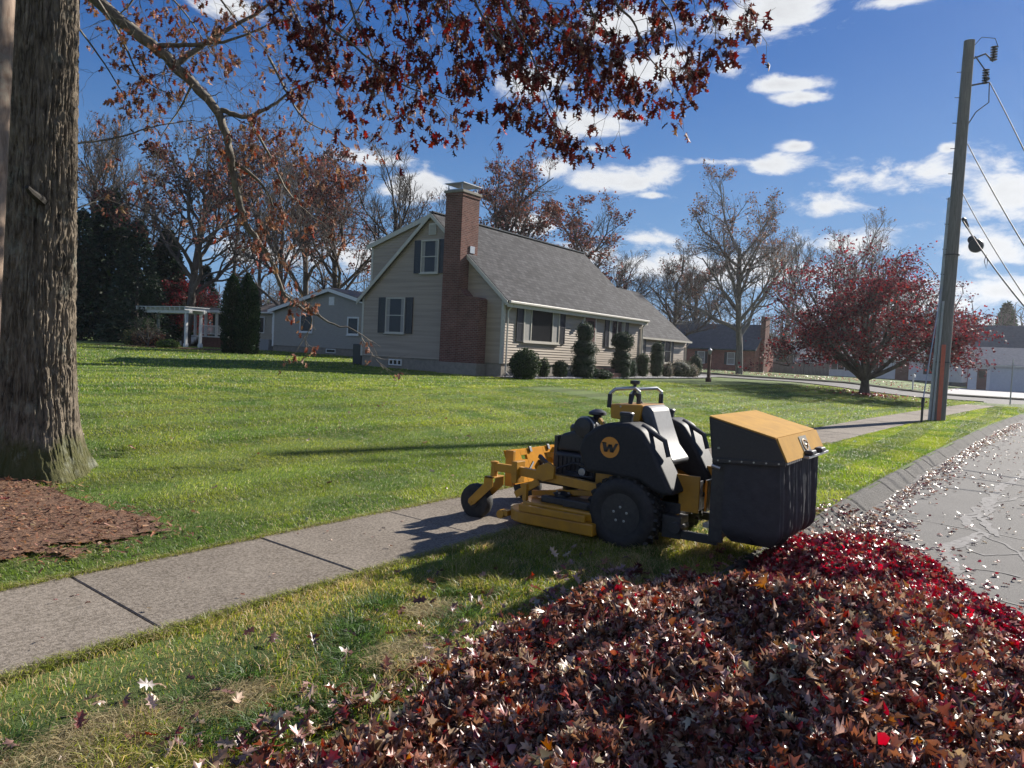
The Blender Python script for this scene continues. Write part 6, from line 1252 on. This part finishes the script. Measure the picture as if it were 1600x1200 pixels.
def gx(px, py, depth): p = CAM+ray(px, py)*depth; return float(p[0]), float(p[1])
x, y = gx(232, 550, 46); shrub('shrub', x, y, [(0, 0, .5, .8, .5), (.6, .3, .4, .5, .4)], 'reddish brown bush in the garden bed before the pergola', 'shrub', n=3500, pal=[(.20,.09,.05,3),(.14,.07,.045,2),(.25,.17,.09,1)], rough=.3, size=.08)
x, y = gx(262, 551, 45); shrub('shrub', x, y, [(0, 0, .22, .6, .26)], 'low yellow green bush in the garden bed before the pergola', 'shrub', n=2000, pal=[(.13,.19,.03,3),(.09,.14,.03,2)], rough=.15, size=.07)
x, y = gx(210, 548, 47); shrub('shrub', x, y, [(0, 0, .45, .6, .5)], 'yellowing green bush at the left end of the garden bed', 'shrub', n=2400, pal=[(.14,.13,.04,3),(.08,.09,.03,2)], rough=.3, size=.08)
for (px, d, lab) in ((1170+0, 96, 'dark green bush by the brick house chimney'), (1352+50, 96, 'small dark bush left of the white house door'), (1442, 97, 'rounded dark bush right of the white house door')):
    x, y = gx(px, 590, d); shrub('shrub', x, y, [(0, 0, .5, .9, .9)], lab, 'shrub', n=900, pal=NIGHT, size=.18)
g_ = np.random.default_rng(61); pl_, tp_ = grow(g_, h=3, r=.05, trunk=.15, limbs=9, ang=(30, 75), up=.03, nch=(0, 5, 4, 3), rmin=.006); pl_, tp_ = fit(pl_, tp_, 3); protos['smallbare'] = (tree_meshes('s', g_, pl_, tp_, 900, .08, GRN, M['barkbg'], M['leafbg']), 3)
place_tree('smallbare', 230, 552, 44, 488, 'small twiggy ornamental tree in front of the pergola', .3, 1.5)
M['bedmulch'] = M['mulch']
x, y = gx(262, 551, 45.5); cx_, cy_ = x, y
o = MB(); P = []; 
for k in range(40): a = 2*math.pi*k/40; rr = 1+.15*math.sin(a*3)+.1*math.sin(a*7); P.append((cx_+3.0*rr*math.cos(a)*1.0, cy_+2.0*rr*math.sin(a)+.5*math.cos(a)*-3))
zb_ = float(zt(cx_, cy_)); o.prism(P, 'Z', zb_-.05, zb_+.05); tag(o.build('garden_bed', M['mulch']), kind='structure')

# ------------------------------------------------------------------ the big oak in the foreground
def catmull(P, n=6):
    P = np.array(P, float); Q = np.concatenate([[2*P[0]-P[1]], P, [2*P[-1]-P[-2]]]); o = []
    for i in range(1, len(Q)-2):
        for t in np.arange(n)/n: o.append(.5*((2*Q[i])+(-Q[i-1]+Q[i+1])*t+(2*Q[i-1]-5*Q[i]+4*Q[i+1]-Q[i+2])*t*t+(-Q[i-1]+3*Q[i]-3*Q[i+1]+Q[i+2])*t**3))
    o.append(P[-1]); return np.array(o)
def big_oak():
    g = np.random.default_rng(101); cx, cy = 3.72, 8.42; zb = float(zt(cx, cy))-.05
    T = off_empty('oak_tree', (cx, cy, zb), 'big old oak with deeply furrowed bark and russet overhanging branches at the left edge', 'tree')
    na, nz_ = 520, 900; th = np.linspace(0, 2*np.pi, na, endpoint=False); zz = np.concatenate([np.linspace(0, 6.2, nz_-60), np.linspace(6.23, 9.5, 60)])
    A, Z = np.meshgrid(th, zz); r = .375-.012*Z+.15*np.exp(-Z/.28)+.05*np.exp(-Z/1.0)
    r = r*(1+.05*np.sin(A*3+.6)+.03*np.sin(A*5+Z*.3))+np.exp(-Z/.30)*.11*np.maximum(0, np.sin(A*4+1.9))**1.5
    c_, s_ = np.cos(A), np.sin(A)
    wob = (fbm(A*3+20, Z*.9, 201)-.5)*1.7
    wob2 = (fbm(A*7+3, Z*3.1, 207, 3)-.5)
    f1 = .45-np.abs(2*fbm((A+wob*.10+wob2*.10)*13., Z*3.2, 202, 2)-1)*2.6; f1 = -f1; f2 = np.abs(2*fbm((A+wob*.1+wob2*.1)*27., Z*7.5, 203, 3)-1)*3-.6
    # wrap seam blended
    disp = .026*np.clip(f1, -.6, .55)+.010*np.clip(f2, -.6, .8)+.006*(fbm(A*70, Z*22, 204)-.5)*2
    disp = disp*(.45+.55*sm(Z/.9))
    sb = sm(np.minimum(A, 2*np.pi-A)/.06); disp = disp*sb
    r = r+disp-.015
    V = np.stack([cx+r*c_, cy+r*s_, zb+Z], -1).reshape(-1, 3)
    i, j = np.meshgrid(np.arange(nz_-1), np.arange(na), indexing='ij'); a = i*na+j; b = i*na+(j+1) % na
    F = np.stack([a, b, b+na, a+na], -1).reshape(-1, 4)
    npmesh('trunk', V, [F], M['bark'], smooth=True, parent=T)
    kn = MB(); q = onX(104, 290, cx-.28); kn.tube([(cx-.1, cy-.3, q[2]-.05), (cx-.28, cy-.46, q[2]), (cx-.33, cy-.5, q[2]+.03)], [.05, .032, .02], 8); kn.build('branch_stub', mat('dead_stub', (.02, .017, .014), .95, (.035, .03, .025), 20), T, smooth=True)
    polys = []; tips = {'L': [], 'R': []}
    def twig(p, d, L_, r0, lv, side, droop=.05):
        n = 6; pts = [p]; dd = d/np.linalg.norm(d)
        for k in range(n-1): dd = dd+g.normal(size=3)*.20-np.array([0, 0, droop]); dd /= np.linalg.norm(dd); pts.append(pts[-1]+dd*L_/(n-1))
        pts = np.array(pts); polys.append((pts, np.linspace(r0, max(r0*.35, .0016), n)))
        if lv == 0: tips[side] += [pts[-1], pts[-2], pts[-3]]; return
        for c in range(3 if lv > 1 else 3):
            i = g.integers(2, n); v = (pts[i]-pts[i-1]); v = v/np.linalg.norm(v)+g.normal(size=3)*.65; twig(pts[i], v, L_*g.uniform(.45, .75), max(r0*.5, .002), lv-1, side, droop)
    def limb(P, r0, r1, side, nt, L_=.5, start=.0, lv=2, droop=.05, sm_=6):
        W_ = [at(x, y, d) if d is not None else np.array((x, y)) for (x, y, d) in P] if len(P[0]) == 3 else P
        C_ = catmull(W_, sm_); C_[1:-1] += g.normal(size=C_[1:-1].shape)*r0*.12; n = len(C_); polys.append((C_, np.linspace(r0, r1, n)))
        for k in range(nt):
            i = int(n*(start+(1-start)*(k+g.uniform())/nt)); i = min(max(i, 1), n-1); v = C_[i]-C_[i-1]; v = v/np.linalg.norm(v)*.7+g.normal(size=3)*.75; twig(C_[i], v, L_*g.uniform(.5, 1.2), max(.004, r0*.12), lv, side, droop)
        twig(C_[-1], C_[-1]-C_[-2], L_*.7, r1, lv, side, droop)
        return C_
    # left-hand limbs seen against the sky
    limb([(90,-70,8.7),(150,0,8.9),(235,70,9.1),(300,130,9.3),(345,185,9.4),(362,260,9.5),(385,350,9.7),(420,400,9.9),(448,462,10.),(505,498,10.1),(560,520,10.2)], .085, .008, 'L', 15, .5, .2, 2, .02)
    limb([(345,172,9.4),(385,182,9.5),(425,165,9.6),(470,135,9.8),(540,112,10)], .035, .008, 'L', 9, .6)
    limb([(235,72,9.1),(290,70,9.2),(360,62,9.3),(430,35,9.4)], .035, .008, 'L', 10, .7); limb([(275,100,9.2),(330,62,9.3),(400,20,9.4),(460,-20,9.4)], .04, .01, 'L', 8, .7)
    limb([(362,250,9.5),(410,290,9.7),(440,350,9.9)], .028, .006, 'L', 5, .55); limb([(385,180,9.5),(420,240,9.7),(450,300,9.9),(490,340,10)], .025, .005, 'L', 6, .5)
    limb([(110,226,8.6),(180,216,8.9),(240,198,9.1),(300,188,9.2)], .016, .005, 'L', 9, .5, .1); limb([(110,330,8.6),(160,310,8.9),(215,285,9.1)], .012, .004, 'L', 4, .4, .3, 1)
    limb([(140,-20,8.6),(190,60,8.8),(220,120,9),(270,150,9.2)], .02, .005, 'L', 9, .6); limb([(120,40,8.6),(170,110,8.8),(205,170,9)], .014, .004, 'L', 4, .5, .2, 1)
    for (a, b, c) in (((300,-70),(360,20),(430,90)), ((420,-60),(470,40),(500,110)), ((380,-60),(450,30),(560,70)), ((200,-60),(280,10),(350,110)), ((500,-60),(520,30),(470,190)), ((420,90),(470,180),(520,210)), ((300,130),(280,170),(250,215)), ((240,-50),(200,10),(170,30))):
        limb([(*a, 9.0), (*b, 9.2), (*c, 9.4)], .02, .005, 'L', 8, .6)
    # right-hand boughs hanging into the top of the frame, nearer the camera
    for (p, n_) in (([(470,-150),(500,40),(557,100),(627,157),(690,178)], 9), ([(520,-150),(545,20),(580,110),(600,165)], 8), ([(640,-150),(625,-10),(640,70),(632,150)], 8), ([(600,-150),(660,0),(720,60),(745,110)], 8), ([(700,-150),(740,20),(780,90),(805,150)], 8),
                    ([(720,-150),(790,30),(830,110),(858,190)], 9), ([(780,-150),(850,20),(900,80),(940,150),(958,190)], 11), ([(840,-150),(900,0),(930,70),(880,150),(868,205)], 9), ([(900,-150),(950,10),(990,60),(1010,110),(1045,150)], 9), ([(940,-150),(1010,-10),(1050,50),(1058,100)], 8),
                    ([(1000,-150),(1060,-30),(1100,30),(1115,60)], 6), ([(1030,-150),(1090,-40),(1130,-10),(1138,15)], 4), ([(560,-150),(590,-40),(560,40),(520,90)], 8), ([(680,-150),(690,-20),(700,40),(690,110)], 8), ([(820,-150),(820,-10),(800,60)], 7), ([(880,-150),(960,-30),(1000,20)], 8), ([(760,-150),(770,-30),(850,60),(930,110)], 9), ([(640,-150),(700,-60),(780,0),(860,30)], 9), ([(480,-150),(480,-30),(500,40)], 7), ([(930,-150),(940,-40),(920,30),(960,90)], 8), ([(560,-140),(620,-40),(700,10)], 7)):
        dd = g.uniform(6.4, 7.9); limb([(x, y-26, dd+k*.12) for k, (x, y) in enumerate(p)], .018, .005, 'R', n_, .42, .25, 2, .07)
    # heavy limbs out of frame that carry them from the trunk
    tz = np.array([cx, cy, zb+6.4])
    for (x, y, d) in ((480, -190, 8.2), (720, -190, 7.6), (960, -190, 7.2)):
        e = at(x, y, d); polys.append((catmull([tz, (tz+e)/2+np.array([0, 0, .9]), e, e+np.array([.3, -.6, -.2])], 8), np.linspace(.16, .04, 25)))
    for (dx, dy) in ((-3, 3), (2, 4), (-4, -1), (1, -2)): polys.append((catmull([np.array([cx, cy, zb+9.2]), np.array([cx+dx*.4, cy+dy*.4, zb+11]), np.array([cx+dx, cy+dy, zb+13])], 8), np.linspace(.2, .05, 17)))
    V, F = tubes(polys); npmesh('branches', V, [F], M['limb'], smooth=True, parent=T)
    VV = []; FF = []; CC = []; b = 0
    for side, per, s0, s1, pal in (('L', .85, .055, .10, [(.26,.125,.08,3),(.36,.20,.135,2.2),(.16,.065,.045,2.5),(.22,.05,.03,1)]), ('R', .74, .07, .12, [(.10,.026,.022,3),(.07,.024,.02,3),(.16,.028,.022,1.4),(.34,.03,.02,.25),(.20,.09,.06,.8)])):
        P = np.array(tips[side]); n = int(len(P)*per); idx = g.integers(0, len(P), n)
        if side == 'L': k = fbm(P[idx][:, 0]*1.3, P[idx][:, 2]*1.3+P[idx][:, 1], 301) > .40; idx = idx[k]; n = len(idx)
        pos = P[idx]+g.normal(size=(n, 3))*.022; v, f, c = leaves(OAK, pos, g.uniform(s0, s1, n), g, pick(g, n, pal), curl=.9, down=(0, 0, -1.1)); VV.append(v); FF.append(f+b); CC.append(c); b += len(v)
    npmesh('crown', np.concatenate(VV), [np.concatenate(FF)], M['leafoak'], col=np.concatenate(CC), parent=T)
    print('oak leaves', b/22)
big_oak()
# weathered post at the very left edge, close to the camera
a, b = at(3, 460, 3.0), at(6, -60, 3.0); pz = MB()
base = np.array([a[0], a[1], float(zt(a[0], a[1]))]); 
def edge_trunk():
    g = np.random.default_rng(5); lo = at(-26, 560, 5.0); hi = at(3, -40, 5.1); d = (hi-lo)/(hi[2]-lo[2]); p0 = lo-d*(lo[2]-float(zt(lo[0], lo[1]))+.1)
    T = off_empty('young_tree', tuple(p0), 'slim pale barked trunk cut by the left edge beside the big oak', 'tree')
    m = MB(); m.tube([p0+d*z for z in np.linspace(0, 6.5, 30)], [.085-.004*k/30 for k in range(30)], 20); m.build('trunk', barkmat('pale_bark', (.16, .11, .08), (.34, .26, .20), 22, .4, .01), T, smooth=True)
    P = [(np.array([p0+d*6.4, p0+d*7.2+np.array([.2*math.cos(k), .2*math.sin(k), 0]), p0+d*8.3+np.array([.7*math.cos(k*2), .7*math.sin(k*2), 0])]), np.array([.05, .03, .01])) for k in range(5)]
    V, F = tubes(P); npmesh('branches', V, [F], M['limb'], parent=T)
edge_trunk()
# ------------------------------------------------------------------ the air towards the low sun
hm = bpy.data.materials.new('haze'); hm.use_nodes = True; ht = hm.node_tree; ht.nodes.remove(ht.nodes['Principled BSDF'])
pv = nd(ht, 'ShaderNodeVolumePrincipled', i={'Color': (.93, .95, 1., 1), 'Density': .00022, 'Anisotropy': .6}); ht.links.new(pv.outputs[0], ht.nodes['Material Output'].inputs['Volume'])
o = MB().box(-910, 910, -910, 910, -3.2, 27).build('haze', hm); tag(o, kind='stuff')
#END
